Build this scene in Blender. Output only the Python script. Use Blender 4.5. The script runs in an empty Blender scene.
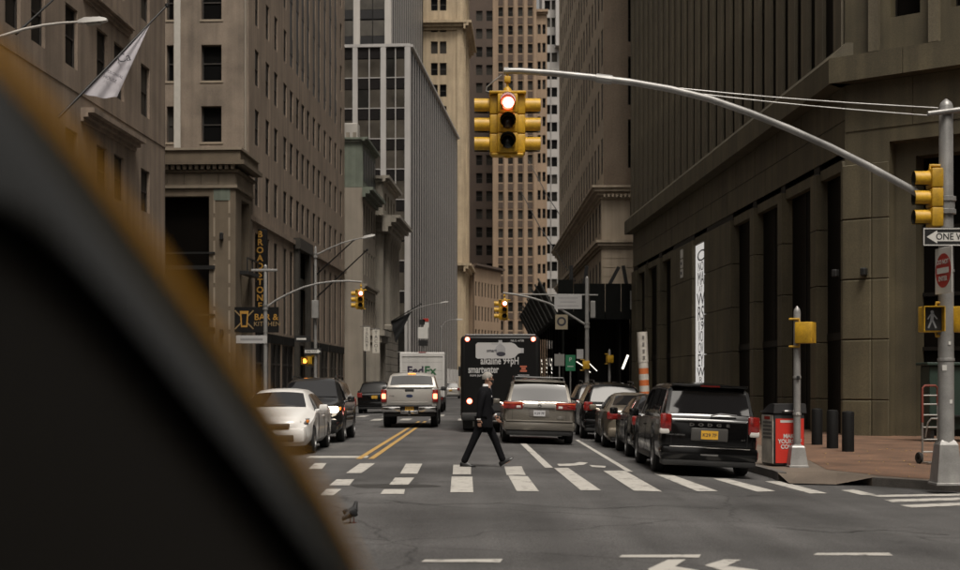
import bpy, bmesh, math, random
from mathutils import Vector, Matrix
R = math.radians
rnd = random.Random(7)
sc = bpy.context.scene
COL = sc.collection

# ------------------------------------------------------------------ camera
F, CX, HY, H = 1350.0, 480.0, 383.5, 1.57      # focal length, principal column, horizon row (photo pixels), eye height
cd = bpy.data.cameras.new('camera'); cam = bpy.data.objects.new('camera', cd); COL.objects.link(cam)
cam.location = (0, 0, H); cam.rotation_euler = (R(90), 0, 0)
cd.sensor_width = 36; cd.lens = F / 960 * 36; cd.shift_y = (HY - 285) / 960
cd.clip_start = 0.05; cd.clip_end = 2000
cd.dof.use_dof = True; cd.dof.focus_distance = 30; cd.dof.aperture_fstop = 1.9
sc.camera = cam
sc.render.resolution_x, sc.render.resolution_y = 1024, 608

# ------------------------------------------------------------------ light
SUN_EL, SUN_AZ = 64, 167            # azimuth clockwise from +Y: from behind the camera, to the right
w = bpy.data.worlds.new('World'); sc.world = w; w.use_nodes = True
nt = w.node_tree; nt.nodes.clear()
sky = nt.nodes.new('ShaderNodeTexSky'); sky.sky_type = 'NISHITA'; sky.sun_disc = False
sky.sun_elevation = R(SUN_EL); sky.sun_rotation = R(SUN_AZ); sky.air_density = 1.2; sky.dust_density = 10; sky.ozone_density = 1
hs = nt.nodes.new('ShaderNodeHueSaturation'); hs.inputs['Saturation'].default_value = 0.12
tint = nt.nodes.new('ShaderNodeMix'); tint.data_type = 'RGBA'; tint.blend_type = 'MULTIPLY'
tint.inputs[0].default_value = 1; tint.inputs[7].default_value = (1, 0.945, 0.87, 1)
bg = nt.nodes.new('ShaderNodeBackground'); bg.inputs[1].default_value = 0.07
wo = nt.nodes.new('ShaderNodeOutputWorld')
nt.links.new(sky.outputs[0], hs.inputs['Color']); nt.links.new(hs.outputs[0], tint.inputs[6])
nt.links.new(tint.outputs[2], bg.inputs[0]); nt.links.new(bg.outputs[0], wo.inputs[0])
sd = bpy.data.lights.new('sun', 'SUN'); sun = bpy.data.objects.new('sun', sd); COL.objects.link(sun)
sd.energy = 1.5; sd.angle = R(16); sd.color = (1, 0.93, 0.84)
sdir = Vector((math.sin(R(SUN_AZ)) * math.cos(R(SUN_EL)), math.cos(R(SUN_AZ)) * math.cos(R(SUN_EL)), math.sin(R(SUN_EL))))
sun.rotation_euler = sdir.to_track_quat('Z', 'Y').to_euler(); sun.location = (0, 0, 60)
vs = sc.view_settings; vs.view_transform = 'Standard'; vs.look = 'None'; vs.gamma = 1; vs.use_curve_mapping = False
vs.exposure = 0.68
sc.render.engine = 'CYCLES'

# ------------------------------------------------------------------ helpers
I4 = Matrix.Identity(4)
WM = {}
def T(x, y, z): return Matrix.Translation((x, y, z))
def RZ(a): return Matrix.Rotation(a, 4, 'Z')
def RX(a): return Matrix.Rotation(a, 4, 'X')
def RY(a): return Matrix.Rotation(a, 4, 'Y')
def lin(p, y):
    if y <= p[0][0]: return p[0][1]
    for (a, b), (c, d) in zip(p, p[1:]):
        if y <= c: return b + (d - b) * (y - a) / (c - a) if c > a else d
    return p[-1][1]
def lerp(a, b, t): return a + (b - a) * t
def crown(X):
    X = max(-9.2, min(5.5, X)); return -0.0035 * (X + 2.4) ** 2
def G(x, y, z=None):
    """photo pixel -> point on the road (or on height z)"""
    zz = 0 if z is None else z
    for k in range(8):
        d = F * (H - zz) / (y - HY); X = (x - CX) * d / F
        if z is None: zz = crown(X)
    return Vector((X, d, zz))
def P(x, y, d): return Vector(((x - CX) * d / F, d, H + (HY - y) * d / F))
def ZY(y, d): return H + (HY - y) * d / F

class MB:
    def __init__(s): s.v = []; s.f = []; s.m = []
    def add(s, vs, fs, m=0):
        o = len(s.v); s.v += [tuple(a) for a in vs]
        for f in fs: s.f.append([i + o for i in f]); s.m.append(m)
        return s
    def box(s, x0, x1, y0, y1, z0, z1, m=0):
        return s.add([(x0,y0,z0),(x1,y0,z0),(x1,y1,z0),(x0,y1,z0),(x0,y0,z1),(x1,y0,z1),(x1,y1,z1),(x0,y1,z1)],
                     [(0,3,2,1),(4,5,6,7),(0,1,5,4),(1,2,6,5),(2,3,7,6),(3,0,4,7)], m)
    def mbox(s, M, sx, sy, sz, m=0):
        o = len(s.v); s.box(-sx/2, sx/2, -sy/2, sy/2, -sz/2, sz/2, m)
        for i in range(o, len(s.v)): s.v[i] = tuple(M @ Vector(s.v[i]))
        return s
    def rbox(s, x0, x1, y0, y1, z0, z1, r=.03, m=0, seg=2):
        bm = bmesh.new(); bmesh.ops.create_cube(bm, size=1)
        for v in bm.verts: v.co = Vector((lerp(x0,x1,v.co.x+.5), lerp(y0,y1,v.co.y+.5), lerp(z0,z1,v.co.z+.5)))
        r = min(r, .49*min(abs(x1-x0),abs(y1-y0),abs(z1-z0)))
        bmesh.ops.bevel(bm, geom=bm.edges[:], offset=r, segments=seg, affect='EDGES', profile=.5)
        bm.verts.index_update()
        s.add([v.co for v in bm.verts], [[v.index for v in f.verts] for f in bm.faces], m); bm.free(); return s
    def tube(s, path, rad, n=8, m=0, caps=True, ell=1.0):
        path = [Vector(p) for p in path]
        if not hasattr(rad, '__len__'): rad = [rad] * len(path)
        rings = []; up = None
        for i, p in enumerate(path):
            t = (path[min(i+1,len(path)-1)] - path[max(i-1,0)]).normalized()
            if up is None: up = Vector((0,0,1)) if abs(t.z) < .9 else Vector((0,1,0))
            a = t.cross(up).normalized(); b = a.cross(t).normalized(); up = b
            rings.append([p + (a*math.cos(2*math.pi*k/n) + b*ell*math.sin(2*math.pi*k/n))*rad[i] for k in range(n)])
        vs = [v for r in rings for v in r]; fs = []
        for i in range(len(path)-1):
            for k in range(n): fs.append((i*n+k, i*n+(k+1)%n, (i+1)*n+(k+1)%n, (i+1)*n+k))
        if caps: fs.append(tuple(range(n-1,-1,-1))); fs.append(tuple((len(path)-1)*n+k for k in range(n)))
        return s.add(vs, fs, m)
    def lathe(s, prof, n=16, M=I4, m=0, a0=0, a1=2*math.pi):
        full = abs(a1-a0-2*math.pi) < 1e-6; k = n if full else n+1; vs = []; fs = []
        for (r, z) in prof:
            for i in range(k):
                a = a0+(a1-a0)*i/n; vs.append(M @ Vector((r*math.cos(a), r*math.sin(a), z)))
        for j in range(len(prof)-1):
            for i in range(n): fs.append((j*k+i, j*k+(i+1)%k, (j+1)*k+(i+1)%k, (j+1)*k+i))
        return s.add(vs, fs, m)
    def poly(s, pts, m=0): return s.add(pts, [tuple(range(len(pts)))], m)
    def prism(s, pts, off, m=0):
        n = len(pts); off = Vector(off); a = [Vector(p) for p in pts]
        return s.add(a + [p+off for p in a], [tuple(range(n-1,-1,-1)), tuple(range(n,2*n))] + [(i,(i+1)%n,n+(i+1)%n,n+i) for i in range(n)], m)
    def xf(s, M):
        s.v = [tuple(M @ Vector(v)) for v in s.v]; return s
    def mesh(s, name, mats, smooth=None):
        me = bpy.data.meshes.new(name); me.from_pydata(s.v, [], s.f)
        for m in (mats if isinstance(mats, (list, tuple)) else [mats]): me.materials.append(m)
        if any(s.m): me.polygons.foreach_set('material_index', s.m)
        bm = bmesh.new(); bm.from_mesh(me); bmesh.ops.recalc_face_normals(bm, faces=bm.faces[:]); bm.to_mesh(me); bm.free()
        if smooth:
            me.polygons.foreach_set('use_smooth', [True]*len(me.polygons)); me.set_sharp_from_angle(angle=R(smooth))
        me.update(); return me

def tag(o, label=None, cat=None, group=None, kind=None):
    if label: o['label'] = label
    if cat: o['category'] = cat
    if group: o['group'] = group
    if kind: o['kind'] = kind
    return o
def mk(name, me, parent=None, M=I4):
    o = bpy.data.objects.new(name, me); COL.objects.link(o); WM[o] = M.copy()
    if parent is not None:
        o.parent = parent; o.matrix_basis = WM[parent].inverted() @ M
    else: o.matrix_basis = M
    return o
def part(name, mb, mats, parent=None, M=I4, smooth=None): return mk(name, mb.mesh(name, mats, smooth), parent, M)
def thing(name, M, label, cat, group=None): return tag(mk(name, None, None, M), label, cat, group)
def text(name, s, size, M, mat, parent, ext=.003, bold=0.0, align='CENTER', sx=1.0, space=1.0):
    """flat lettering; local x to the right, local z up, facing -y"""
    c = bpy.data.curves.new('txt', 'FONT'); c.body = s; c.size = size; c.align_x = align; c.align_y = 'CENTER'
    c.extrude = ext; c.offset = bold; c.space_character = space; c.resolution_u = 3
    t = bpy.data.objects.new('txt', c); COL.objects.link(t)
    bpy.context.view_layer.update()
    me = bpy.data.meshes.new_from_object(t.evaluated_get(bpy.context.evaluated_depsgraph_get()))
    bpy.data.objects.remove(t); bpy.data.curves.remove(c)
    for v in me.vertices: v.co = Vector((v.co.x*sx, -v.co.z, v.co.y))
    me.materials.clear(); me.materials.append(mat); me.name = name
    return mk(name, me, parent, M)

# ------------------------------------------------------------------ materials
MATS = {}
def mat(name, col, rough=.6, metal=0, var=.0, scale=1.0, streak=0.0, bump=0.0, bscale=30, spec=.5, coat=0, emit=None, es=0, fine=0.0, fscale=40, col2=None):
    if name in MATS: return MATS[name]
    m = bpy.data.materials.new(name); m.use_nodes = True; n = m.node_tree; b = n.nodes['Principled BSDF']
    b.inputs['Base Color'].default_value = (*col, 1); b.inputs['Roughness'].default_value = rough
    b.inputs['Metallic'].default_value = metal; b.inputs['Specular IOR Level'].default_value = spec
    if coat: b.inputs['Coat Weight'].default_value = coat; b.inputs['Coat Roughness'].default_value = .04
    if emit: b.inputs['Emission Color'].default_value = (*emit, 1); b.inputs['Emission Strength'].default_value = es
    if var or streak or fine or bump:
        tc = n.nodes.new('ShaderNodeTexCoord'); out = None
        def noise(sc_, det, stretch=None):
            t = n.nodes.new('ShaderNodeTexNoise'); t.inputs['Scale'].default_value = sc_; t.inputs['Detail'].default_value = det
            if stretch:
                mp = n.nodes.new('ShaderNodeMapping'); mp.inputs['Scale'].default_value = stretch
                n.links.new(tc.outputs['Object'], mp.inputs[0]); n.links.new(mp.outputs[0], t.inputs[0])
            else: n.links.new(tc.outputs['Object'], t.inputs[0])
            return t
        cur = None
        def mul(fac_tex, amt):
            nonlocal cur
            mr = n.nodes.new('ShaderNodeMapRange'); mr.inputs[1].default_value = .3; mr.inputs[2].default_value = .7
            mr.inputs[3].default_value = 1-amt; mr.inputs[4].default_value = 1+amt*.6
            n.links.new(fac_tex.outputs[0], mr.inputs[0])
            mx = n.nodes.new('ShaderNodeMix'); mx.data_type = 'RGBA'; mx.blend_type = 'MULTIPLY'; mx.inputs[0].default_value = 1
            if cur is None: mx.inputs[6].default_value = (*col, 1)
            else: n.links.new(cur, mx.inputs[6])
            n.links.new(mr.outputs[0], mx.inputs[7]); cur = mx.outputs[2]
        if var: mul(noise(scale, 5), var)
        if streak: mul(noise(1.0, 4, (2.2, 2.2, .12)), streak)
        if fine: mul(noise(fscale, 3), fine)
        if cur is not None: n.links.new(cur, b.inputs['Base Color'])
        if bump:
            bp = n.nodes.new('ShaderNodeBump'); bp.inputs['Strength'].default_value = bump; bp.inputs['Distance'].default_value = .02
            n.links.new(noise(bscale, 4).outputs[0], bp.inputs['Height']); n.links.new(bp.outputs[0], b.inputs['Normal'])
    MATS[name] = m; return m

def asphalt_mat():
    m = bpy.data.materials.new('asphalt'); m.use_nodes = True; n = m.node_tree; b = n.nodes['Principled BSDF']; L = n.links.new
    tc = n.nodes.new('ShaderNodeTexCoord')
    def nz(s, d, st=None, dist=0):
        t = n.nodes.new('ShaderNodeTexNoise'); t.inputs['Scale'].default_value = s; t.inputs['Detail'].default_value = d; t.inputs['Distortion'].default_value = dist
        if st:
            mp = n.nodes.new('ShaderNodeMapping'); mp.inputs['Scale'].default_value = st; L(tc.outputs['Object'], mp.inputs[0]); L(mp.outputs[0], t.inputs[0])
        else: L(tc.outputs['Object'], t.inputs[0])
        return t
    def ramp(t, pts):
        r = n.nodes.new('ShaderNodeValToRGB'); L(t.outputs[0], r.inputs[0]); e = r.color_ramp.elements
        e[0].position, e[0].color = pts[0][0], (*[pts[0][1]]*3, 1); e[1].position, e[1].color = pts[1][0], (*[pts[1][1]]*3, 1)
        for p, c in pts[2:]: k = e.new(p); k.color = (c, c, c, 1)
        return r
    def mulc(a, bb):
        x = n.nodes.new('ShaderNodeMix'); x.data_type = 'RGBA'; x.blend_type = 'MULTIPLY'; x.inputs[0].default_value = 1; L(a, x.inputs[6]); L(bb, x.inputs[7]); return x.outputs[2]
    base = n.nodes.new('ShaderNodeRGB'); base.outputs[0].default_value = (.067, .0655, .065, 1)
    c = mulc(base.outputs[0], ramp(nz(.35, 5), [(.3, .62), (.7, 1.3)]).outputs[0])
    c = mulc(c, ramp(nz(1, 4, (1.6, .10, 1)), [(.3, .78), (.68, 1.18)]).outputs[0])       # tyre tracks along the street
    c = mulc(c, ramp(nz(55, 3), [(.3, .5), (.7, 1.6)]).outputs[0])                        # aggregate
    vo = n.nodes.new('ShaderNodeTexVoronoi'); vo.feature = 'DISTANCE_TO_EDGE'; vo.inputs['Scale'].default_value = .22
    wp = nz(1.2, 4); av = n.nodes.new('ShaderNodeVectorMath'); av.operation = 'MULTIPLY_ADD'; av.inputs[1].default_value = (.9, .9, 0)
    L(wp.outputs['Color'], av.inputs[0]); L(tc.outputs['Object'], av.inputs[2]); L(av.outputs[0], vo.inputs[0])
    c = mulc(c, ramp(vo, [(.0, .5), (.006, 1)]).outputs[0])                                  # cracks
    L(c, b.inputs['Base Color'])
    rr = n.nodes.new('ShaderNodeMapRange'); rr.inputs[3].default_value = .55; rr.inputs[4].default_value = .85; L(nz(.5, 4).outputs[0], rr.inputs[0]); L(rr.outputs[0], b.inputs['Roughness'])
    b.inputs['Specular IOR Level'].default_value = .35
    bp = n.nodes.new('ShaderNodeBump'); bp.inputs['Strength'].default_value = .5; bp.inputs['Distance'].default_value = .012; L(nz(70, 3).outputs[0], bp.inputs['Height']); L(bp.outputs[0], b.inputs['Normal'])
    return m
def paint_mat(name, col):
    """worn road paint: the asphalt shows through in flecks"""
    m = bpy.data.materials.new(name); m.use_nodes = True; n = m.node_tree; b = n.nodes['Principled BSDF']; L = n.links.new
    tc = n.nodes.new('ShaderNodeTexCoord'); a = n.nodes.new('ShaderNodeTexNoise'); a.inputs['Scale'].default_value = 5.5; a.inputs['Detail'].default_value = 9; a.inputs['Roughness'].default_value = .7
    L(tc.outputs['Object'], a.inputs[0])
    r = n.nodes.new('ShaderNodeValToRGB'); L(a.outputs[0], r.inputs[0]); e = r.color_ramp.elements
    e[0].position = .34; e[0].color = (.10, .096, .09, 1); e[1].position = .47; e[1].color = (*col, 1)
    L(r.outputs[0], b.inputs['Base Color']); b.inputs['Roughness'].default_value = .7
    return m
def brick_mat():
    m = bpy.data.materials.new('brick_paving'); m.use_nodes = True; n = m.node_tree; b = n.nodes['Principled BSDF']; L = n.links.new
    tc = n.nodes.new('ShaderNodeTexCoord'); t = n.nodes.new('ShaderNodeTexBrick'); L(tc.outputs['Object'], t.inputs[0])
    t.inputs['Scale'].default_value = 1; t.inputs['Brick Width'].default_value = .22; t.inputs['Row Height'].default_value = .11; t.inputs['Mortar Size'].default_value = .008
    t.inputs['Color1'].default_value = (.155, .078, .042, 1); t.inputs['Color2'].default_value = (.108, .058, .034, 1); t.inputs['Mortar'].default_value = (.07, .055, .045, 1)
    z = n.nodes.new('ShaderNodeTexNoise'); z.inputs['Scale'].default_value = .9; z.inputs['Detail'].default_value = 6; L(tc.outputs['Object'], z.inputs[0])
    mr = n.nodes.new('ShaderNodeMapRange'); mr.inputs[1].default_value = .3; mr.inputs[2].default_value = .7; mr.inputs[3].default_value = .65; mr.inputs[4].default_value = 1.25; L(z.outputs[0], mr.inputs[0])
    x = n.nodes.new('ShaderNodeMix'); x.data_type = 'RGBA'; x.blend_type = 'MULTIPLY'; x.inputs[0].default_value = 1; L(t.outputs['Color'], x.inputs[6]); L(mr.outputs[0], x.inputs[7])
    L(x.outputs[2], b.inputs['Base Color']); b.inputs['Roughness'].default_value = .8
    return m
ASPH = asphalt_mat(); WPAINT = paint_mat('white_road_paint', (.385, .37, .34)); YPAINT = paint_mat('yellow_road_paint', (.38, .235, .07)); BRICK = brick_mat()
CONC = mat('sidewalk_concrete', (.125, .098, .075), .85, var=.3, scale=.8, fine=.2, fscale=30, bump=.2)
KERB = mat('kerb_granite', (0.101, 0.091, 0.082), .8, var=.25, scale=2, fine=.25)
STL1 = mat('tan_stucco', (0.2583, 0.2016, 0.1550), .85, var=.2, scale=.5, streak=.3, fine=.10, fscale=14, bump=.25)
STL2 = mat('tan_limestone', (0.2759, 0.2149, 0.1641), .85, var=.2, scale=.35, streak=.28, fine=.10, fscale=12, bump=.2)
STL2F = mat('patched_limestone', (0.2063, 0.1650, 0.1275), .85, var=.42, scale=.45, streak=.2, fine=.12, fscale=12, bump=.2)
PODM = mat('podium_sandstone', (0.1342, 0.1045, 0.0715), .85, var=.18, scale=.9, streak=.12, fine=.12)
PODL = mat('podium_cream_frieze', (0.2592, 0.2136, 0.1596), .85, var=.15, scale=.9, streak=.12, fine=.1)
STL3 = mat('grey_brown_stone', (0.2600, 0.2275, 0.1846), .85, var=.15, scale=.4, streak=.14, fine=.1)
STL4 = mat('aged_grey_stone', (0.2520, 0.2280, 0.1896), .85, var=.22, scale=.5, streak=.2, fine=.12)
COPPER = mat('green_copper', (0.1296, 0.1512, 0.1188), .7, var=.25, scale=.8, streak=.25)
GREYP = mat('grey_metal_panel', (0.3724, 0.3579, 0.3453), .5, var=.1, scale=.3, streak=.1)
FINM = mat('grey_aluminium_fin', (0.3375, 0.3233, 0.3108), .45, var=.08, scale=.3)
WHITEP = mat('pale_concrete_pier', (0.4140, 0.3898, 0.3599), .7, var=.08, scale=.3, streak=.08)
CREAM = mat('cream_terracotta', (0.3960, 0.3135, 0.2090), .8, var=.2, scale=.3, streak=.22, fine=.12, fscale=6)
BROWN = mat('warm_brown_brick', (0.2764, 0.1986, 0.1346), .85, var=.12, scale=.2, streak=.1, fine=.1, fscale=5)  # one plain brick tone, lighter than the dark tower's
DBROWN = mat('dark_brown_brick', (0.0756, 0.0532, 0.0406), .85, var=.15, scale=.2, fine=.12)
PALEB = mat('pale_grey_tower', (0.374, 0.357, 0.340), .7, var=.08, scale=.2)
LIME = mat('brown_limestone', (0.4452, 0.3657, 0.2756), .85, var=.2, scale=.35, streak=.22, fine=.1)
RBRICK = mat('brown_brick', (0.1706, 0.1300, 0.0943), .88, var=.16, scale=.5, streak=.08, fine=.18, fscale=9, bump=.3)
GRAN = mat('brown_granite', (0.0891, 0.0739, 0.0424), .62, var=.3, scale=.6, streak=.32, fine=.22, fscale=26, bump=.12)
GRAN2 = mat('brown_granite_fin', (0.1256, 0.1054, 0.0688), .62, var=.24, scale=.5, streak=.3, fine=.2, fscale=26, bump=.12)
GLASS = mat('dark_window_glass', (.006, .006, .006), .3, spec=.07)
GLASS2 = mat('window_glass_with_shade', (.05, .046, .04), .4, spec=.1, var=.3, scale=.5)
GLASS3 = mat('window_glass_half_blind', (.02, .019, .017), .35, spec=.1, var=.4, scale=.6)
SPAN = mat('spandrel_glass', (0.016, 0.015, 0.015), .12, spec=.5)
OFFG = mat('office_glass', (0.072, 0.064, 0.053), .12, spec=.5, var=.55, scale=.35)
RGLASS = mat('bronze_glass', (.005, .0042, .0034), .4, spec=.04)
FRAME = mat('dark_window_frame', (.035, .030, .026), .5)
FRAMEB = mat('bronze_frame', (.010, .0085, .007), .5, metal=.2, spec=.2)
BLACK = mat('black_metal', (.012, .012, .012), .45)
BLACKM = mat('matt_black_board', (.008, .0075, .007), .7, spec=.15, var=.2, scale=1)
GALV = mat('galvanised_steel', (.30, .295, .285), .42, metal=.35, var=.25, scale=3, streak=.3, fine=.12, fscale=60)
GREYPOLE = mat('grey_painted_steel', (.23, .225, .215), .5, metal=.15, var=.14, scale=3, streak=.15)
SIGY = mat('signal_yellow', (.50, .285, .012), .5, var=.28, scale=7, streak=.3, fine=.14, fscale=40)
SIGYD = mat('signal_visor_inside', (.02, .018, .012), .7)
LRED = mat('red_lens_lit', (.5, .03, .02), .3, emit=(1, .10, .05), es=3.5)
LCORE = mat('red_lens_core', (1, .8, .75), .3, emit=(1, .72, .66), es=9)
LAMBER = mat('amber_lens_dark', (.035, .016, .008), .25)
LGREEN = mat('green_lens_dark', (.008, .012, .010), .25)
LORANGE = mat('orange_hand_lit', (.8, .25, .03), .4, emit=(1, .28, .03), es=4)
LWALK = mat('walk_man_lit', (.16, .16, .16), .4, emit=(1, .96, .9), es=.02)
WSIGN = mat('white_sign', (.55, .54, .51), .5, var=.06, scale=3)
BSIGN = mat('black_sign', (.016, .016, .016), .4)
RSIGN = mat('red_sign', (.36, .028, .02), .45)
GSIGN = mat('green_sign', (.02, .16, .075), .45)
GOLD = mat('gold_lettering', (.36, .19, .03), .5)
TYRE = mat('tyre_rubber', (.014, .014, .014), .85, fine=.2, fscale=50)
RIM = mat('alloy_rim', (.22, .22, .22), .35, metal=.8)
CHROME = mat('chrome', (.62, .61, .60), .14, metal=1)
CGLASS = mat('car_glass', (.008, .008, .009), .03, spec=1.0)
TRIM = mat('black_plastic_trim', (.018, .018, .018), .55)
UNDER = mat('underbody', (.006, .006, .006), .9)
TLRED = mat('tail_lamp_red', (.20, .011, .009), .15, coat=1, var=.5, scale=14)
TLLIT = mat('tail_lamp_lit', (.6, .05, .03), .2, emit=(1, .13, .07), es=5)
TLCLEAR = mat('lamp_clear', (.55, .53, .5), .12, spec=.8)
TLAMB = mat('lamp_amber', (.6, .18, .02), .2)
HLIT = mat('headlamp_lit', (.9, .85, .75), .2, emit=(1, .86, .66), es=6)
PLATEY = mat('yellow_licence_plate', (.60, .33, .03), .5, var=.1, scale=9)
PLATEW = mat('white_licence_plate', (.45, .45, .46), .5, var=.1, scale=9)
PRINT = mat('dark_print', (.02, .02, .03), .6)
# ================================================================== the setting: road, pavements, markings
mb = MB()
xs = [-90, -60, -40, -25, -14] + [-9.2 + .35*i for i in range(43)] + [8, 14, 25, 40, 60, 90]
ds = [-40, -10, 0, 10, 20, 30, 45, 60, 80, 110, 160, 240, 330, 600]
nv = len(xs)
for d in ds:
    for x in xs: mb.v.append((x, d, crown(x)))
for j in range(len(ds)-1):
    for i in range(nv-1): mb.f.append((j*nv+i, j*nv+i+1, (j+1)*nv+i+1, (j+1)*nv+i)); mb.m.append(0)
road = part('road', mb, ASPH, smooth=60); tag(road, kind='structure')

SWZ = -.075     # top of the right pavement
k788, k836, k960 = G(789, 484.5), G(836, 485.5), G(960, 492)
def flat(p, z): return Vector((p.x, p.y, z))
k960b = k960 + (k960-k836)*2.2
kline = [Vector((5.45, 400, 0)), Vector((5.45, 27.5, 0)), Vector((5.52, 25.6, 0)), k788, k836, k960, k960b, k960b + Vector((14, -9, 0))]
inner = lambda p, dx, dy: Vector((p.x+dx, p.y+dy, 0))
r0, r1 = inner(k788, .55, 1.35), inner(k836, .35, 1.25)
outline = kline[:3] + [inner(k788, .02, .9), r0, r1, inner(k836, .6, -.1)] + kline[5:] + [Vector((60, 10, 0)), Vector((60, 400, 0))]
sw = part('pavement', MB().prism([flat(p, -.5) for p in outline], (0, 0, SWZ+.5)), CONC); tag(sw, kind='structure')
# dropped kerb ramp
rp = MB().poly([flat(k788, crown(5.4)+.02), flat(k836, crown(5.5)+.02), flat(r1, SWZ+.006), flat(r0, SWZ+.006)])
rp.poly([flat(k836, crown(5.5)+.02), flat(inner(k836, .62, -.1), SWZ+.006), flat(r1, SWZ+.006)])
rp.poly([flat(k788, crown(5.4)+.02), flat(r0, SWZ+.006), flat(inner(k788, 0, .92), SWZ+.006)])
tag(part('kerb_ramp', rp, CONC), kind='structure')
# kerb stones, each its own piece
def kerb_run(pts, parent, z0, z1, wdt=.16, step=1.5, side=1):
    for a, b in zip(pts, pts[1:]):
        L = (b-a).length; n = max(1, round(L/step)); t = (b-a).normalized()
        for i in range(n):
            p = a + t*(L*i/n); q = a + t*(L*(i+1)/n - .012); nn = Vector((-t.y, t.x, 0))*wdt*side; jz = rnd.uniform(-.006, .006)
            part('kerb_stone', MB().prism([flat(p, z0), flat(q, z0), flat(q+nn, z0), flat(p+nn, z0)], (0, 0, z1-z0+jz)), KERB, parent)
kerb_run([Vector((5.44, 46, 0)), Vector((5.44, 27.5, 0)), Vector((5.51, 25.6, 0)), inner(k788, 0, .9)], sw, -.5, SWZ+.012)
kerb_run([inner(k836, .6, -.12), k960, k960b], sw, -.5, SWZ+.012)
tag(part('kerb', MB().prism([(5.44, 46, -.5), (5.6, 46, -.5), (5.6, 300, -.5), (5.44, 300, -.5)], (0, 0, .5+SWZ+.01)), KERB), kind='structure')
# brick plaza on the right pavement
pz = [inner(k788, 1.15, 1.9), inner(k836, .75, 1.05), inner(k836, .9, .35), inner(k960, .22, .3), k960b + Vector((.2, .3, 0)), Vector((40, 14, 0)), Vector((40, 60, 0)), Vector((8.6, 60, 0)), Vector((7.2, 30, 0))]
plaza = part('brick_plaza', MB().poly([flat(p, SWZ+.006) for p in pz]), BRICK); tag(plaza, kind='structure')
mb = MB()
for i in range(70):        # fallen yellow leaves
    p = Vector((rnd.uniform(7.0, 13), rnd.uniform(22.5, 34), SWZ+.012)); a = rnd.uniform(0, 6.3); s_ = rnd.uniform(.03, .06)
    mb.poly([p + Vector((math.cos(a+k)*s_*(1 if j % 2 else .5), math.sin(a+k)*s_*(1 if j % 2 else .5), .01*(j % 2))) for j, k in enumerate((0, 1.57, 3.14, 4.71))])
tag(part('fallen_leaves', mb, mat('dry_leaf', (.42, .27, .07), .8)), kind='stuff')
# left pavements
for pts in ([(-9.3, 84), (-9.3, 400), (-60, 400), (-60, 80.5), (-11.5, 80.5), (-10, 81.5)], [(-12.5, 15), (-12.5, 61), (-14, 63), (-60, 63), (-60, 15)]):
    tag(part('pavement', MB().prism([(x, y, -.5) for x, y in pts], (0, 0, .47)), CONC), kind='structure')

# ---- painted markings
mb = MB()
def zr(p, e=.007): return Vector((p.x, p.y, crown(p.x)+e))
def stripe(q): mb.poly([zr(G(x, y)) for x, y in q])
def zq(pts): return [(300+a/3, 430+b/3) for a, b in pts]
for q in ([(45,100),(80,100),(66,118),(25,118)], [(180,101),(225,101),(185,130),(138,130)], [(110,149),(163,149),(148,167),(88,167)], [(80,178),(125,178),(100,197),(60,197)],
          [(318,102),(367,102),(352,132),(300,132)], [(285,144),(343,144),(325,165),(268,165)], [(252,179),(315,179),(312,193),(241,193)],
          [(460,105),(513,107),(513,134),(458,134)], [(455,141),(517,141),(520,188),(451,188)], [(613,110),(665,110),(677,136),(620,136)],
          [(625,138),(683,140),(717,185),(650,184)], [(762,115),(805,115),(903,182),(842,182)]): stripe(zq(q))
for q in ([(603,471),(625,471),(662,492),(634,491)], [(654,474),(669,474),(718,491.5),(697,491.5)], [(713,479),(727,479),(775.6,491.5),(757,492)],
          [(764.7,481.6),(780.5,481.6),(828,493.8),(810,493.8)], [(841,490.5),(854,489.8),(876,495),(861.6,495.3)],
          [(520,443.5),(526,443.5),(553,468),(545,468)], [(575,440),(578.5,440),(633,472),(627,472)],
          [(310,456.2),(369,456.2),(367,458.2),(306,458.2)],
          [(421,562.5),(425,560.3),(503,559.6),(500,563)], [(619,557.8),(622,555.6),(701,555.2),(699,558.2)], [(813,555.6),(817,553.6),(889,553.4),(893,556.2)],
          [(648,569.5),(668,560.3),(686,560),(675,567),(700,571),(690,574),(650,573)], [(704,566),(724,560),(741,560.5),(727,566.5),(760,571),(740,576)],
          [(868,495.5),(960,494),(960,496),(880,497.3)], [(884,500),(960,498),(960,500.5),(892,502.5)], [(900,505.5),(960,503),(960,506),(912,508)]): stripe(q)
# worn cycle mark in the lane
for q in ([(557,464.2),(573,463.8),(580,462.3),(588,463),(584,465),(570,466.2),(559,466.3)], [(589,465.2),(606,466.4),(605,468),(592,467.2)]): stripe(q)
for i in range(9):       # crossing of the far side street
    x = -7.2+i*1.25; mb.poly([zr(Vector((x+a, d, 0)), .009) for a, d in ((0, 57.5), (.45, 57.5), (.45, 60.2), (0, 60.2))])
    mb.poly([zr(Vector((x+a, d, 0)), .009) for a, d in ((0, 64.5), (.45, 64.5), (.45, 67.5), (0, 67.5))])
tag(part('white_road_markings', mb, WPAINT), kind='structure')
mb = MB()
for off in (-.16, .10):
    for d in range(28, 56, 2): mb.poly([zr(Vector((-2.36+off+a, d+b, 0))) for a, b in ((-.06, 0), (.06, 0), (.06, 2), (-.06, 2))])
tag(part('yellow_centre_line', mb, YPAINT), kind='structure')
mb = MB()
c0 = G(392, 486)
mb.poly([zr(c0 + Vector((.68*math.cos(a)*(1+.12*math.sin(3*a+1)), .42*math.sin(a)*(1+.15*math.sin(2*a)), 0)), .004) for a in [i*math.pi/12 for i in range(24)]])
part('tar_patch', mb, mat('old_tar', (.03, .029, .028), .6, var=.3, scale=3, fine=.2), road)

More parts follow.
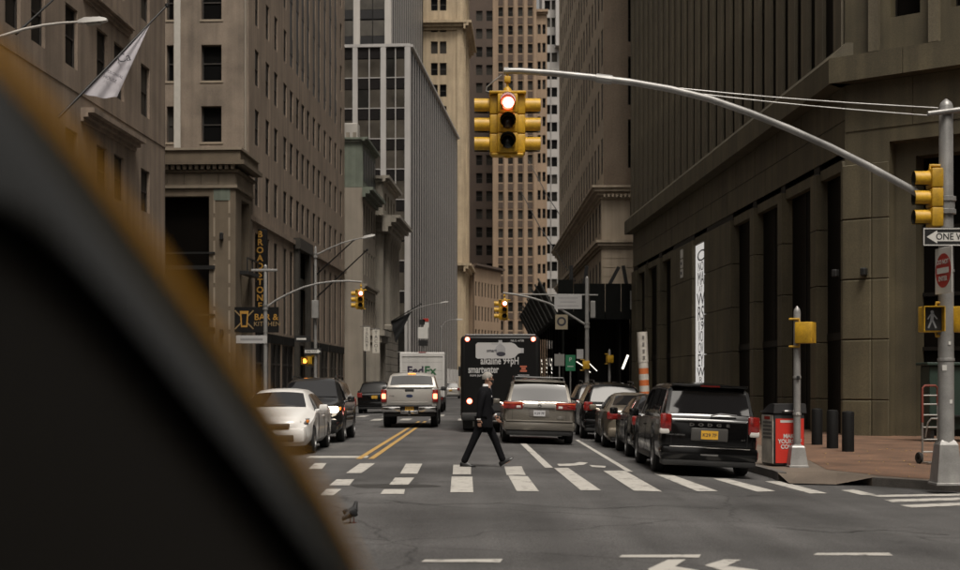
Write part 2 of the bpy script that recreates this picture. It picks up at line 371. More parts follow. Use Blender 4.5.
PATCH = mat('newer_asphalt', (.046, .045, .045), .75, var=.25, scale=2, fine=.35, fscale=45); TAR = mat('crack_sealant', (.018, .018, .018), .45)
for q in ([(380, 500), (430, 505), (500, 503), (585, 509), (660, 506), (735, 510)], [(770, 527), (830, 533), (885, 530), (958, 536)]):
    pts = []
    for (x0, y0), (x1, y1) in zip(q, q[1:]):
        for i in range(8): pts.append(zr(G(lerp(x0, x1, i/8)+rnd.uniform(-2, 2), lerp(y0, y1, i/8)+rnd.uniform(-.5, .5)), .0052))
    k = MB()
    for i, p in enumerate(pts):
        t_ = (pts[min(i+1, len(pts)-1)]-pts[max(0, i-1)]).normalized(); n_ = Vector((-t_.y, t_.x, 0))*rnd.uniform(.005, .016); k.v += [tuple(p+n_), tuple(p-n_)]
    for i in range(len(pts)-1): k.f.append((2*i, 2*i+1, 2*i+3, 2*i+2)); k.m.append(0)
    part('tar_seam', k, TAR, road)
# ================================================================== buildings
def FR(X, d, ux, uy, z=0):
    n = math.hypot(ux, uy); ux /= n; uy /= n
    return Matrix(((ux, -uy, 0, X), (uy, ux, 0, d), (0, 0, 1, z), (0, 0, 0, 1)))
def wall_grid(mb, u0, u1, z0, z1, ops, rec, m=0):
    us = sorted({u0, u1, *[o[0] for o in ops], *[o[1] for o in ops]}); zs = sorted({z0, z1, *[o[2] for o in ops], *[o[3] for o in ops]})
    us = [u for u in us if u0-1e-6 <= u <= u1+1e-6]; zs = [z for z in zs if z0-1e-6 <= z <= z1+1e-6]
    for i in range(len(us)-1):
        run = None
        for j in range(len(zs)):
            hole = True
            if j < len(zs)-1:
                uc, zc = (us[i]+us[i+1])/2, (zs[j]+zs[j+1])/2
                hole = any(o[0] < uc < o[1] and o[2] < zc < o[3] for o in ops)
            if not hole and run is None: run = zs[j]
            if hole and run is not None:
                mb.poly([(us[i],0,run),(us[i+1],0,run),(us[i+1],0,zs[j]),(us[i],0,zs[j])], m); run = None
    for a, b, c, d in ops:
        mb.poly([(a,0,c),(a,rec,c),(a,rec,d),(a,0,d)], m); mb.poly([(b,0,c),(b,0,d),(b,rec,d),(b,rec,c)], m)
        mb.poly([(a,0,d),(a,rec,d),(b,rec,d),(b,0,d)], m); mb.poly([(a,0,c),(b,0,c),(b,rec,c),(a,rec,c)], m)
WC = {}
def window_mesh(w, h, style, fm, sillm):
    k = (round(w, 2), round(h, 2), style, fm.name, sillm.name if sillm else '')
    if k in WC: return WC[k]
    f = MB(); t = .07 if style != 'thin' else .045; m = [fm] + ([sillm] if sillm else [])
    f.box(-w/2, -w/2+t, 0, .09, 0, h); f.box(w/2-t, w/2, 0, .09, 0, h); f.box(-w/2+t, w/2-t, 0, .09, 0, t); f.box(-w/2+t, w/2-t, 0, .09, h-t, h)
    if style == 'sash': f.box(-w/2+t, w/2-t, .01, .08, h*.5-.035, h*.5+.035)
    if style == 'cross': f.box(-w/2+t, w/2-t, .01, .08, h*.66-.03, h*.66+.03); f.box(-.03, .03, .012, .078, t, h-t)
    if sillm: f.box(-w/2-.1, w/2+.1, -.34, -.0, -.13, -.004, 1)
    p = MB()
    if style == 'sash':
        p.box(-w/2+t*.5, w/2-t*.5, .06, .085, t*.5, h*.5); p.box(-w/2+t*.5, w/2-t*.5, .035, .055, h*.5, h-t*.5)
    else: p.box(-w/2+t*.5, w/2-t*.5, .045, .07, t*.5, h-t*.5)
    WC[k] = (f.mesh('window', m), {g.name: p.mesh('pane', g) for g in (GLASS, GLASS2, GLASS3, SPAN, OFFG, RGLASS)}); return WC[k]
def windows(b, M, wins, rec, style='sash', fm=FRAME, sill=None, shade=.18, glass=None):
    for (u, z, w, h) in wins:
        fme, pm = window_mesh(w, h, style, fm, sill); Mw = M @ T(u, rec-.0, z)
        wo_ = mk('window', fme, b, Mw)
        g = glass or (GLASS2 if rnd.random() < shade*.5 else GLASS3 if rnd.random() < shade else GLASS)
        mk('pane', pm[g.name], wo_, Mw)
def facade(b, M, u0, u1, z0, z1, wins, rec, wm, style='sash', fm=FRAME, sill=None, shade=.18, glass=None, core=None, name='wall', extra=()):
    m = MB(); wall_grid(m, u0, u1, z0, z1, [(u-w/2, u+w/2, z, z+h) for u, z, w, h in wins] + list(extra), rec)
    if core: m.box(core[0], core[1], rec+.14, core[2], z0, z1-.002)
    o = part(name, m, wm, b, M); windows(b, M, wins, rec, style, fm, sill, shade, glass); return o

# ---- left line of facades: X = -17.8 + 0.0444 d
bL = .0444
def XL(d): return -17.8 + bL*d
def dL(x, a=17.8): return a/((CX-x)/F + bL)
nL = math.hypot(bL, 1)
# -- stone building with flags, near block on the left
d0 = 24.0; M1 = FR(XL(d0), d0, bL, 1)
b1 = thing('stone_building', M1, 'tan stone building with tall sash windows and flagpoles beside yellow cab', 'building')
cen = [26.5, 29.8, 33.2, 36.6, 39.9, 42.6, 45.6, 47.9, 51.3, 54.9, 57.1, 60.9]
wins = [((d-d0)*nL, z, 1.35, h) for d in cen for z, h in ((4.9, 2.2), (9.3, 1.9), (13.6, 2.3), (17.9, 2.3), (22.3, 2.3), (26.6, 2.3))]
facade(b1, M1, 0, (64.1-d0)*nL, -.3, 40, wins, .13, STL1, 'sash', shade=.5, core=(.0, (64.1-d0)*nL, 16))
def ledge(b, M, u0, u1, z, prof, m, name='ledge'):
    """moulding: prof = list of (height, out) steps laid on each other"""
    k = MB(); zz = z
    for i, (h, o) in enumerate(prof): k.box(u0-(o if i else 0)*.0, u1, -o, .0, zz, zz+h-.003); zz += h
    return part(name, k, m, b, M)
ledge(b1, M1, (52.6-d0)*nL, (58.4-d0)*nL, 16.55, ((.14,.10),(.12,.2),(.14,.32)), STL1)
ledge(b1, M1, (52.3-d0)*nL, (59.2-d0)*nL, 11.75, ((.16,.12),(.16,.3),(.2,.55)), STL1)
ledge(b1, M1, 0, (64.1-d0)*nL+.2, 39.4, ((.3,.3),(.3,.7),(.3,1.0)), STL1, 'cornice')
part('stone_joint_band', MB().box(0, (64.1-d0)*nL-.01, -.03, .0, 12.75, 12.83), STL1, b1, M1)

# -- broad office block behind the side street
dc = 82.5; M2 = FR(XL(dc), dc, bL, 1); M2f = FR(XL(dc), dc, 1, -bL)
b2 = thing('office_block', M2, 'wide tan limestone office block with patched end wall above bar', 'building')
cen = [84.9, 88.2, 91.0, 94.3, 96.7, 99.2, 101.4, 103.7, 106.4, 108.8, 111.8, 114.7, 117.6, 120.8]
wins, strips = [], []
for i, d in enumerate(cen):
    u = (d-dc)*nL
    for z, h in ((12.73, 2.24), (16.5, 2.24), (20.25, 2.24)): wins.append((u, z, 1.2, h))
    if i in (0, 1, 2, 3, 13):
        for k in range(4): wins.append((u, 24.0+3.75*k, 1.05, 2.24))
    else: strips.append((u-.62, u+.62, 24.2, 40))
    if not (i in (5, 6)): wins.append((u, 5.0, 1.15, 6.0))
extra = strips + [((98.0-dc)*nL, (102.6-dc)*nL, -.29, 11.6)] 
shops = [((x0-dc)*nL, (x1-dc)*nL, .2, 4.2) for x0, x1 in ((84.5, 88.5), (89.2, 92.6), (93.2, 97.2), (104, 108), (109, 113), (114, 118), (118.6, 122))]
facade(b2, M2, 0, (123-dc)*nL, -.3, 55, wins, .07, STL2, 'sash', core=(.6, (123-dc)*nL, 25), extra=extra+shops)
for a, b_, c, e in strips:
    part('window_strip', MB().box(a, b_, .05, .12, c, e), GLASS, b2, M2)
    for k in range(5): part('spandrel', MB().box(a, b_, .02, .048, c+.9+3.75*k, c+2.1+3.75*k), FRAME, b2, M2)
for a, b_, c, e in shops:
    part('shop_window', MB().box(a, b_, .06, .13, c, e), GLASS, b2, M2)
    part('shop_fascia', MB().box(a-.1, b_+.1, -.12, .0, e+.02, e+.62), BLACKM, b2, M2)
    fr = MB()
    for t_ in (0, .5, 1): fr.box(lerp(a, b_-.1, t_), lerp(a, b_-.1, t_)+.1, .0, .055, c, e)
    fr.box(a+.1, b_-.1, .0, .053, c+2.6, c+2.72); part('shop_frame', fr, FRAME, b2, M2)
# dark entrance bay
a, b_ = (98.0-dc)*nL, (102.6-dc)*nL
en = MB().box(a, b_, .2, .29, -.28, 11.6); part('entrance_screen', en, GLASS, b2, M2)
en = MB().box(a-.35, a+.3, -.35, -.003, -.28, 11.3).box(b_-.3, b_+.35, -.35, -.003, -.28, 11.3).box(a-.5, b_+.5, -.5, -.003, 11.3, 12.1).box(a+.3, b_-.3, .0, .16, 8.6, 9.4).box(a+.3, b_-.3, .0, .16, 4.4, 5.0).box((a+b_)/2-.15, (a+b_)/2+.15, .02, .15, 5, 8.6)
part('entrance_frame', en, mat('dark_bronze', (.035, .031, .025), .5, var=.2, scale=2), b2, M2)
lb = MB(); lb.box(0, (97.4-dc)*nL, -.18, -.004, 11.6, 11.9); lb.box((103.3-dc)*nL, (123-dc)*nL, -.18, -.004, 11.6, 11.9); part('string_course', lb, STL2, b2, M2)
# patched end wall facing the side street
wins = [(u, z, 1.25, 2.2) for u in (-10.2, -6.2, -2.3, ) for z in (16.35, 20.1, 23.85, 27.6, 31.3, 35)]
wins += [(-4.85, z, .42, 2.2) for z in (16.35, 20.1, 23.85, 27.6, 31.3, 35)]
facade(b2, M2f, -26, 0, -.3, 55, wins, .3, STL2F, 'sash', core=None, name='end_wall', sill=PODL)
part('white_brick_strip', MB().box(-4.6, -4.2, -.06, -.004, 15.6, 41), mat('white_glazed_brick', (.42, .40, .36), .6, var=.1, scale=3), b2, M2f)
part('drain_pipe', MB().tube([(-.18, -.1, 14), (-.18, -.1, 40)], .07, 8), STL3, b2, M2f)
# corner podium of the bar
dp = 78.3; Mp = FR(XL(dp)+.15, dp, 1, -bL); Mps = FR(XL(dp)+.15, dp, bL, 1)
pod = thing('corner_pavilion', Mp, 'two storey sandstone corner pavilion with dentil cornice and dark windows', 'building')
m = MB(); wall_grid(m, -9, 0, -.3, 12.9, [(-9+.6, -1.55, 1.0, 12.45)], .7); m.box(-9, -.7, .75, 3.9, -.3, 12.9); part('wall', m, PODM, pod, Mp)
m = MB(); wall_grid(m, 0, 4.6, -.3, 12.9, [(1.5, 3.7, 1.0, 12.45)], .6); part('side_wall', m, PODM, pod, Mps)
part('window_glass', MB().box(-8.4, -1.55, .6, .69, 1.0, 12.45), RGLASS, pod, Mp)
part('side_window_glass', MB().box(1.5, 3.7, .5, .59, 1.0, 12.45), RGLASS, pod, Mps)
for zz in (4.6, 8.2): part('balcony_rail', MB().box(-8.4, -1.2, -.12, .0, zz, zz+.22).box(-8.4, -1.2, -.1, -.04, zz+.9, zz+1.0), BLACK, pod, Mp)
part('side_balcony', MB().box(1.0, 4.1, -.5, -.004, 8.0, 8.2).box(1.0, 4.1, -.5, -.42, 8.9, 9.0).box(1.0, 1.08, -.5, -.42, 8.2, 8.9).box(2.4, 2.48, -.5, -.42, 8.2, 8.9).box(4.0, 4.08, -.5, -.42, 8.2, 8.9), BLACK, pod, Mps)
for zz in [2+1.35*k for k in range(8)]:
    for uu in (-1.3, -.42): part('pilaster_inlay', MB().box(uu, uu+.1, -.03, -.003, zz, zz+1.1), PODL, pod, Mp)
part('green_plaque', MB().box(-1.28, -.32, -.035, -.003, 12.2, 12.85), COPPER, pod, Mp)
for zz in (4.3, 9.9): part('wall_lantern', MB().rbox(-.9, -.7, -.25, -.004, zz, zz+.42, .04), BLACK, pod, Mp)
def wrap(name, z0, z1, o, m_):       # moulding round both sides of the pavilion
    k = MB(); k.box(-9, o, -o, .0, z0, z1-.003); k.xf(Mp); k2 = MB().box(.002, 4.6, -o, -.001, z0, z1-.003); k2.xf(Mps)
    k.add(k2.v, k2.f); return part(name, k, m_, pod, I4)
wrap('moulding', 12.91, 13.1, .12, PODL)
for i in range(9):
    part('frieze_panel', MB().box(-9+i+.012, -8.012+i, -.05, .3, 13.12, 13.78), PODL, pod, Mp)
part('side_frieze', MB().box(.06, 4.6, -.05, .3, 13.12, 13.78), PODL, pod, Mps)
wrap('soffit', 13.8, 13.95, .25, PODM)
for i in range(26):
    part('dentil', MB().box(-9+i*.35+.05, -9+i*.35+.24, -.42, -.001, 13.96, 14.2), PODL, pod, Mp)
wrap('cornice', 14.21, 14.45, .62, PODM); wrap('parapet', 14.46, 15.05, .35, PODM); wrap('coping', 15.06, 15.2, .45, PODL)
part('roof', MB().box(-9, .0, .0, 4.2, 14.3, 14.9), PODM, pod, Mp)

# -- copper roofed building
a3 = 16.2; dc3 = 123.4; X3 = -a3+bL*dc3; M3 = FR(X3, dc3, bL, 1); M3f = FR(X3, dc3, 1, -bL); L3 = 9.6*nL
b3 = thing('copper_roofed_building', M3, 'grey stone building with green copper attic and plain end wall', 'building')
m = MB(); m.box(-16, 0, 0, .3, -.3, 19.5); part('end_wall', m, STL3, b3, M3f)
part('end_wall_coping', MB().box(-16, -2.0, -.08, -.003, 15.6, 15.75), PODL, b3, M3f)
wins = [(1.1+k*1.85, z, .85, 2.3) for k in range(5) for z in (11.6, 7.2)] + [(1.1+k*1.85, 15.6, .85, 2.6) for k in range(5)]
facade(b3, M3, .3, L3, -.3, 19.5, wins, .08, STL3, core=(.35, L3, 14), extra=[(1.2, L3-1.2, .0, 5.2)])
part('shop_window', MB().box(1.2, L3-1.2, .05, .13, .0, 5.2), GLASS, b3, M3)
part('copper_attic', MB().box(-14, .0, .0, L3, 19.52, 23.7), COPPER, b3, M3f)
for k in range(5): part('attic_window', MB().box(.8+k*1.8, 2.0+k*1.8, -.03, -.003, 20.2, 23.0), GLASS, b3, M3)
ledge(b3, M3, -.4, L3, 18.6, ((.3, .3), (.3, .7), (.28, 1.0)), COPPER, 'cornice'); ledge(b3, M3, -.4, L3, 23.71, ((.15, .25), (.18, .5)), COPPER, 'roof_cornice')
ledge(b3, M3f, -14, .35, 23.71, ((.15, .15), (.18, .3)), COPPER, 'roof_cornice'); ledge(b3, M3, 0, L3, 10.3, ((.2, .2), (.2, .4)), STL3, 'string_course')
cr = MB()
for k in range(14): cr.box(-9+k*.62, -9+k*.62+.3, .2, .5, 24.06, 24.06+rnd.uniform(.3, 1.2))
tag(part('roof_cresting', cr, STL3, b3, M3f), kind='stuff')
part('roof_tank', MB().rbox(2.5, 4.0, .8, 2.4, 24.05, 25.9, .1), WHITEP, b3, M3)
# portico capital beside the banners
part('entrance_hood', MB().box(2.0, 7.5, -1.5, -.003, 5.4, 6.0).box(1.8, 7.7, -1.8, -.004, 6.01, 6.5).box(2.2, 3.0, -1.3, -.003, -.2, 5.39).box(6.4, 7.2, -1.3, -.003, -.2, 5.39), STL4, b3, M3)

# -- classical bank building
dc4 = 134.2; X4 = -15.6+bL*dc4; M4 = FR(X4, dc4, bL, 1); M4f = FR(X4, dc4, 1, -bL); L4 = 12
b4 = thing('classical_bank_building', M4, 'weathered stone bank building with big cornice and tall columns', 'building')
m = MB(); m.box(-14, 0, 0, .4, -.3, 22.0); part('end_wall', m, STL4, b4, M4f)
facade(b4, M4, .4, L4, -.3, 22, [(2.2+k*2.6, z, 1.1, h) for k in range(4) for z, h in ((19, 1.8), (4.4, 0.9))], .4, STL4, core=(.45, L4, 12), extra=[(1.2, L4-.8, 7.0, 16.6)])
part('loggia_back', MB().box(1.2, L4-.8, .3, .39, 7, 16.6), GLASS, b4, M4)
for k in range(5):
    part('column', MB().lathe([(.55, 7), (.55, 7.4), (.42, 7.5), (.36, 15.6), (.5, 16.0), (.55, 16.1), (.55, 16.6)], 14, T(1.6+k*2.15, -.2, 0)), STL4, b4, M4, 40)
ledge(b4, M4, -.9, L4, 16.62, ((.5, .6), (.4, .9), (.4, 1.4), (.3, 1.8)), STL4, 'cornice'); ledge(b4, M4f, -12, .9, 16.62, ((.5, .2), (.4, .4), (.4, .7), (.3, .9)), STL4, 'end_cornice')
ledge(b4, M4, -.6, L4, 21.6, ((.3, .3), (.3, .7)), STL4, 'roof_cornice'); ledge(b4, M4f, -12, .6, 21.6, ((.3, .2), (.3, .4)), STL4, 'roof_cornice')
for k in range(9):
    part('rusticated_course', MB().box(.0, L4, -.22, -.003, -.2+k*.75, .5+k*.75), STL4, b4, M4)
    part('rusticated_course', MB().box(-12, .2, -.22, -.003, -.2+k*.75, .5+k*.75), STL4, b4, M4f)

# -- glass and fin office slab
dc5 = 160.0; X5 = (410-CX)*dc5/F; b5s = .076; M5 = FR(X5, dc5, b5s, 1); M5f = FR(X5, dc5, 1, -b5s); L5 = 61; H5 = 41.5
b5 = thing('glass_office_slab', M5, 'grey office slab with dark glass bays and closely spaced fins', 'building')
part('core', MB().box(-19.9, -.02, .3, 55, -.3, H5-.3), SPAN, b5, M5f)
bays = [(-20.2, -13.9), (-13.3, -10.1), (-9.9, -6.7), (-6.5, -3.72), (-3.1, -.62)]
for (p0, p1) in ((-14.0, -13.3), (-10.1, -9.9), (-6.85, -6.25), (-3.5, -2.85), (-.62, .05)): part('pier', MB().box(p0, p1, -.18, .28, -.3, H5), GREYP, b5, M5f)
for fl in range(12):
    z = H5-3.62*(fl+1)
    for a, b_ in ((-10.0, -6.85), (-6.25, -3.5), (-2.85, -.62)):
        h_ = (a+b_)/2
        for q0, q1 in ((a, h_-.05), (h_+.05, b_)):
            part('window_pane', MB().box(q0, q1, .05, .2, z+.05, z+2.2), OFFG if rnd.random() < .8 else GLASS3, b5, M5f)
            part('spandrel', MB().box(q0, q1, .03, .2, z+2.3, z+3.58), SPAN, b5, M5f)
for a, b_ in ((-10.0, -6.85), (-6.25, -3.5), (-2.85, -.62)):
    mm = MB(); mm.box((a+b_)/2-.05, (a+b_)/2+.05, -.06, .2, 0, H5-.1)
    part('mullion', mm, GREYP, b5, M5f)
    for fl in range(12): part('transom', MB().box(a, b_, -.02, .18, H5-3.62*(fl+1)-.05, H5-3.62*(fl+1)+.04), GREYP, b5, M5f)
nf = 25
for k in range(nf): part('fin', MB().box(0, 1.15, -.0, .1, 3.8, H5), FINM, b5, M5 @ T(.2+k*L5/nf, 0, 0)) if k == 0 else mk('fin', bpy.data.objects['fin'].data, b5, M5 @ T(.2+k*L5/nf, 0, 0))
SGL = mat('dull_side_glass', (.028, .026, .024), .5, spec=.08, var=.2, scale=.2); part('side_glass', MB().box(.0, L5, .02, .28, -.3, H5-.1), SGL, b5, M5)
for k in range(13): part('street_column', MB().box(.4+k*4.8, 1.2+k*4.8, -.4, .1, -.3, 3.79), GREYP, b5, M5)
part('parapet', MB().box(-20, .05, -.2, .2, H5, H5+.35), GREYP, b5, M5f); part('side_parapet', MB().box(.1, L5, -.36, .2, H5, H5+.3), GREYP, b5, M5)
# set-back tower
d5b = 186.0; X5b = (389-CX)*d5b/F; M5b = FR(X5b, d5b, b5s, 1); M5bf = FR(X5b, d5b, 1, -b5s)
b5b = thing('setback_tower', M5b, 'pale tower with white piers rising behind the grey office slab', 'building')
part('core', MB().box(-26, -.05, .3, 40, 30, 75), SPAN, b5b, M5bf)
for u in (-14.0, -9.2, -4.9, -.55):
    part('pier', MB().box(u, u+.9, -.35, .28, 30, 75), WHITEP, b5b, M5bf)
for u0, u1 in ((-13.1, -9.2), (-8.3, -4.9), (-4.0, -.55)):
    for fl in range(9):
        z = 41+3.62*fl; h_ = (u0+u1)/2
        for q0, q1 in ((u0, h_-.06), (h_+.06, u1)):
            part('window_pane', MB().box(q0, q1, .0, .2, z+1.3, z+3.4), OFFG, b5b, M5bf); part('spandrel', MB().box(q0, q1, -.04, .2, z, z+1.25), SPAN, b5b, M5bf)
for k in range(17): mk('fin', bpy.data.objects['fin'].data, b5b, M5b @ T(.4+k*2.3, 0, 34))
part('side_glass', MB().box(.0, 40, .02, .28, 30, 75), SGL, b5b, M5b)

# -- cream terracotta tower
d6 = 229.0; X6 = (464-CX)*d6/F; M6f = FR(X6, d6, 1, -.04); M6 = FR(X6, d6, .04, 1)
b6 = thing('cream_tower', M6f, 'ornate cream terracotta tower with paired windows and heavy ledges', 'building')
wins = [(u, z, 1.15, 2.1) for u in (-12.6, -11.1, -5.05, -3.55) for z in [ZY(75, d6)+3.66*k for k in range(-14, 6)]]
facade(b6, M6f, -17, 0, -.3, 72, wins, .35, CREAM, 'sash', core=(-17, -.35, 20), shade=.3)
wins = [(2.0+k*2.4, z, .9, 2.1) for k in range(7) for z in [ZY(75, d6)+3.66*k for k in range(-14, 6)]]
facade(b6, M6, .36, 20, -.3, 72, wins, .07, CREAM, 'sash', name='side_wall', shade=.3)
for zz in (ZY(30, d6), ZY(272, d6), ZY(100, d6)+24):
    k = ledge(b6, M6f, -17, .5, zz, ((.5, .3), (.5, .8), (.4, 1.3)), CREAM, 'cornice'); ledge(b6, M6, -1.2, 20, zz, ((.5, .3), (.5, .8), (.4, 1.3)), CREAM, 'cornice')
for u in (-16.6, -8.6, -1.2): part('quoin_strip', MB().box(u, u+1.0, -.25, -.003, 0, 72), CREAM, b6, M6f)
for u in (.4, 5.6, 10.6): part('quoin_strip', MB().box(u, u+.7, -.25, -.003, 0, 72), CREAM, b6, M6)
# -- lower brown building in front of the dark tower
d6b = 243.0; M6b = FR((474-CX)*d6b/F, d6b, .42, 1)
b6b = thing('low_brown_building', M6b, 'low brown stone building with rows of narrow upright windows', 'building')
wins = [(.9+k*1.5, z, .7, 2.6) for k in range(8) for z in (17.4, 13.0, 8.8)]
facade(b6b, M6b, 0, 13, -.3, 23, wins, .12, BROWN, 'thin', core=(.0, 13, 10)); ledge(b6b, M6b, -.3, 13.3, 22.5, ((.3, .3), (.4, .7)), DBROWN, 'cornice')

# -- dark tower and pier-striped tower closing the street
d7 = 292.0; M7 = FR((470-CX)*d7/F, d7, 1, 0)
b7 = thing('dark_brown_tower', M7, 'dark brown brick tower with paired windows beside the striped tower', 'building')
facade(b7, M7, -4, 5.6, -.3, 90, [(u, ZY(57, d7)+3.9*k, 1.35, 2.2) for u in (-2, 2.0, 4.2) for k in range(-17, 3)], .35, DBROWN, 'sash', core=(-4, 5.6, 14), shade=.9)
d8 = 265.0; X8 = (492.5-CX)*d8/F; M8 = FR(X8, d8, 1, -.02)
b8 = thing('striped_brown_tower', M8, 'tall brown tower with upright piers between window columns', 'building')
pit = 1.98; wins = []
for k in range(5): pass
cols = [1.6+1.93*k for k in range(4)]
wins = [(u, ZY(35, d8)+3.62*k, .95, 1.85) for u in cols for k in range(-17, 3)]
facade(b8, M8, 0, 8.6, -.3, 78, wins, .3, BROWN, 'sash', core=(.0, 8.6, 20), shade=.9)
for u in [.35]+[1.6-.965+1.93*k for k in range(1, 5)]: part('pier', MB().box(u-.26, u+.26, -.45, -.003, 2, 78), BROWN, b8, M8)
sp = MB()
for u in cols:
    for k in range(-17, 3): sp.box(u-.48, u+.48, -.06, -.004, ZY(35, d8)+3.62*k-1.5, ZY(35, d8)+3.62*k-.25)
tag(part('spandrels', sp, DBROWN, b8, M8), kind='stuff')
M8r = M8 @ T(8.62, .6, 0)
facade(b8, M8r, 0, 2.1, -.3, ZY(14, d8), [(u, ZY(52, d8)+3.62*k, .6, 1.9) for u in (.55, 1.5) for k in range(-15, 2)], .35, BROWN, 'sash', core=(0, 2.1, 12), name='wing_wall')
ledge(b8, M8r, -.1, 2.3, ZY(14, d8), ((.4, .3), (.5, .7)), BROWN, 'wing_cornice')
d9 = 300.0; M9 = FR((542-CX)*d9/F, d9, 1, 0)
b9 = thing('pale_tower', M9, 'narrow pale grey tower with dark window pairs at the street end', 'building')
wins = [(u, ZY(62, d9)+3.87*k, 1.25, 2.1) for u in (1.2, 2.75) for k in range(-20, 5)]
facade(b9, M9, 0, 6, -.3, 95, wins, .3, PALEB, 'thin', core=(0, 6, 14))
part('pier', MB().box(2.2-.2+.0, 2.1, -.4, -.003, 0, 95), PALEB, b9, M9)
part('service_shaft', MB().box(2.9, 4.6, -2.5, -.01, ZY(48, d9), 95), GREYP, b9, M9)

# ---- unseen blocks added behind and beside the viewer for street-like reflections
for lab, x0, x1, y0, y1, h in (('added unseen stone block behind the viewer, left of the street', -48, -13, -60, -9, 38), ('added unseen stone block behind the viewer, right of the street', 9, 45, -60, -9, 34)):
    Mq_ = FR(x0, y1, 1, 0); bq = thing('unseen_block', Mq_, lab, 'building'); Mq2 = FR(x1, y1, -1, 0)
    facade(bq, Mq2, 0, x1-x0, -.3, h, [(2+3.4*i, 1.2+4*k, 1.5, 2.4) for i in range(int((x1-x0-2)/3.4)) for k in range(int(h/4)-1)], .25, STL3, core=(0, x1-x0, 45))
for lab, x0, sgn in (('added unseen stone block closing the cross street on the cab side', -66, 1), ('added unseen stone block closing the cross street on the plaza side', 64, -1)):  # added out of view at the sides, cutting the bright horizon in reflections
    Mq_ = FR(x0, -20 if sgn > 0 else 40, 0, sgn); bq = thing('unseen_block', Mq_, lab, 'building')
    facade(bq, Mq_, 0, 60, -.3, 36, [(2+3.4*i, 1.2+4*k, 1.5, 2.4) for i in range(17) for k in range(8)], .25, STL3, core=(0, 60, 12))
# ---- right side: brown brick and limestone block
dr2 = 92.0; Xr2 = (601.5-CX)*dr2/F; br2 = -.0074
Mr = FR(Xr2, dr2, -br2, -1); Mrf = FR(Xr2, dr2, 1, br2*-1*0)
r2 = thing('brick_and_limestone_block', Mr, 'brown brick block with limestone base and cornices above sidewalk shed', 'building')
L2r = 46; zs1, zs2 = 11.0, 14.3
wins = []
ub = [-(1.3+2.45*k) for k in range(18)]
for i, u in enumerate(ub):
    wins.append((u, 11.9, 1.15, 2.1)); wins.append((u, 7.4, 1.15, 2.6))
    for k in range(9): wins.append((u, 16.0+3.75*k, 1.2, 2.5))
ws = [w_ for w_ in wins]
m = MB(); wall_grid(m, -L2r, 0, -.3, zs2, [(u-w_/2, u+w_/2, z, z+h) for u, z, w_, h in ws if z < 14], .025); part('base_wall', m, LIME, r2, Mr)
m = MB(); wall_grid(m, -L2r, -.15, zs2, 62, [(u-w_/2, u+w_/2, z, z+h) for u, z, w_, h in ws if z > 14], .025); m.box(-L2r, -.6, .5, 14, -.2, 62); part('upper_wall', m, LIME, r2, Mr @ T(0, .15, 0))
windows(r2, Mr, [w_ for w_ in ws if w_[1] < 14], .025, 'sash', shade=.3); windows(r2, Mr @ T(0, .15, 0), [w_ for w_ in ws if w_[1] > 14], .025, 'sash', shade=.3)
fw = [(2.2, 16.3+4.3*k, .75, 3.3) for k in range(8)]
m = MB(); wall_grid(m, 0, 6, -.3, zs2, [(1.95, 2.75, 11.9, 14.0)], .3); m.box(.05, 6, .46, 12, -.2, zs2); part('end_base_wall', m, LIME, r2, Mrf)
windows(r2, Mrf, [(2.35, 11.9, .8, 2.1)], .3, 'sash')
m = MB(); wall_grid(m, .15, 6, zs2, 62, [(u-w_/2, u+w_/2, z, z+h) for u, z, w_, h in fw], .3); part('end_brick_wall', m, RBRICK, r2, Mrf @ T(0, .15, 0)); windows(r2, Mrf @ T(0, .15, 0), fw, .3, 'sash')
for z_, pr, nm in ((zs1-.25, ((.18, .12), (.22, .28), (.18, .4)), 'string_course'), (zs2-.15, ((.2, .12), (.25, .3), (.25, .55), (.15, .7)), 'cornice')):
    ledge(r2, Mr, -L2r, .0, z_, pr, LIME, nm)
    k = MB(); zz = z_
    for h_, o in pr: k.box(-o, 6, -o, -.001, zz, zz+h_-.003); zz += h_
    part(nm, k, LIME, r2, Mrf)
for k in range(6):
    part('stone_course', MB().box(.02, 2.98, -.05, -.004, 7.0+k*.62, 7.58+k*.62), LIME, r2, Mrf); part('stone_course', MB().box(3.02, 5.98, -.05, -.004, 7.0+k*.62, 7.58+k*.62), LIME, r2, Mrf)
den = MB()
for k in range(20): den.box(.1+k*.28, .24+k*.28, -.5, -.31, zs2-.08, zs2+.14)
tag(part('dentils', den, LIME, r2, Mrf), kind='stuff')

# ---- right side, near: dark granite tower
bR = -.043
def dR(x, a=13.45): return a/((x-CX)/F - bR)
def XR(d): return 13.45 + bR*d
nR = math.hypot(bR, 1); dcR = dR(845); Cx, Cd = XR(dcR), dcR
Ms = FR(Cx, Cd, -bR, -1); Mc = FR(Cx, Cd, 1.25, -1)
r1 = thing('dark_granite_tower', Ms, 'dark brown granite tower with deep colonnade and close upright fins', 'building')
LR = (dR(633)-dcR)*nR; HR = 55; ZT = 8.95; ZB = 11.05; ZU = 11.85
def uR(x): return -(dR(x)-dcR)*nR
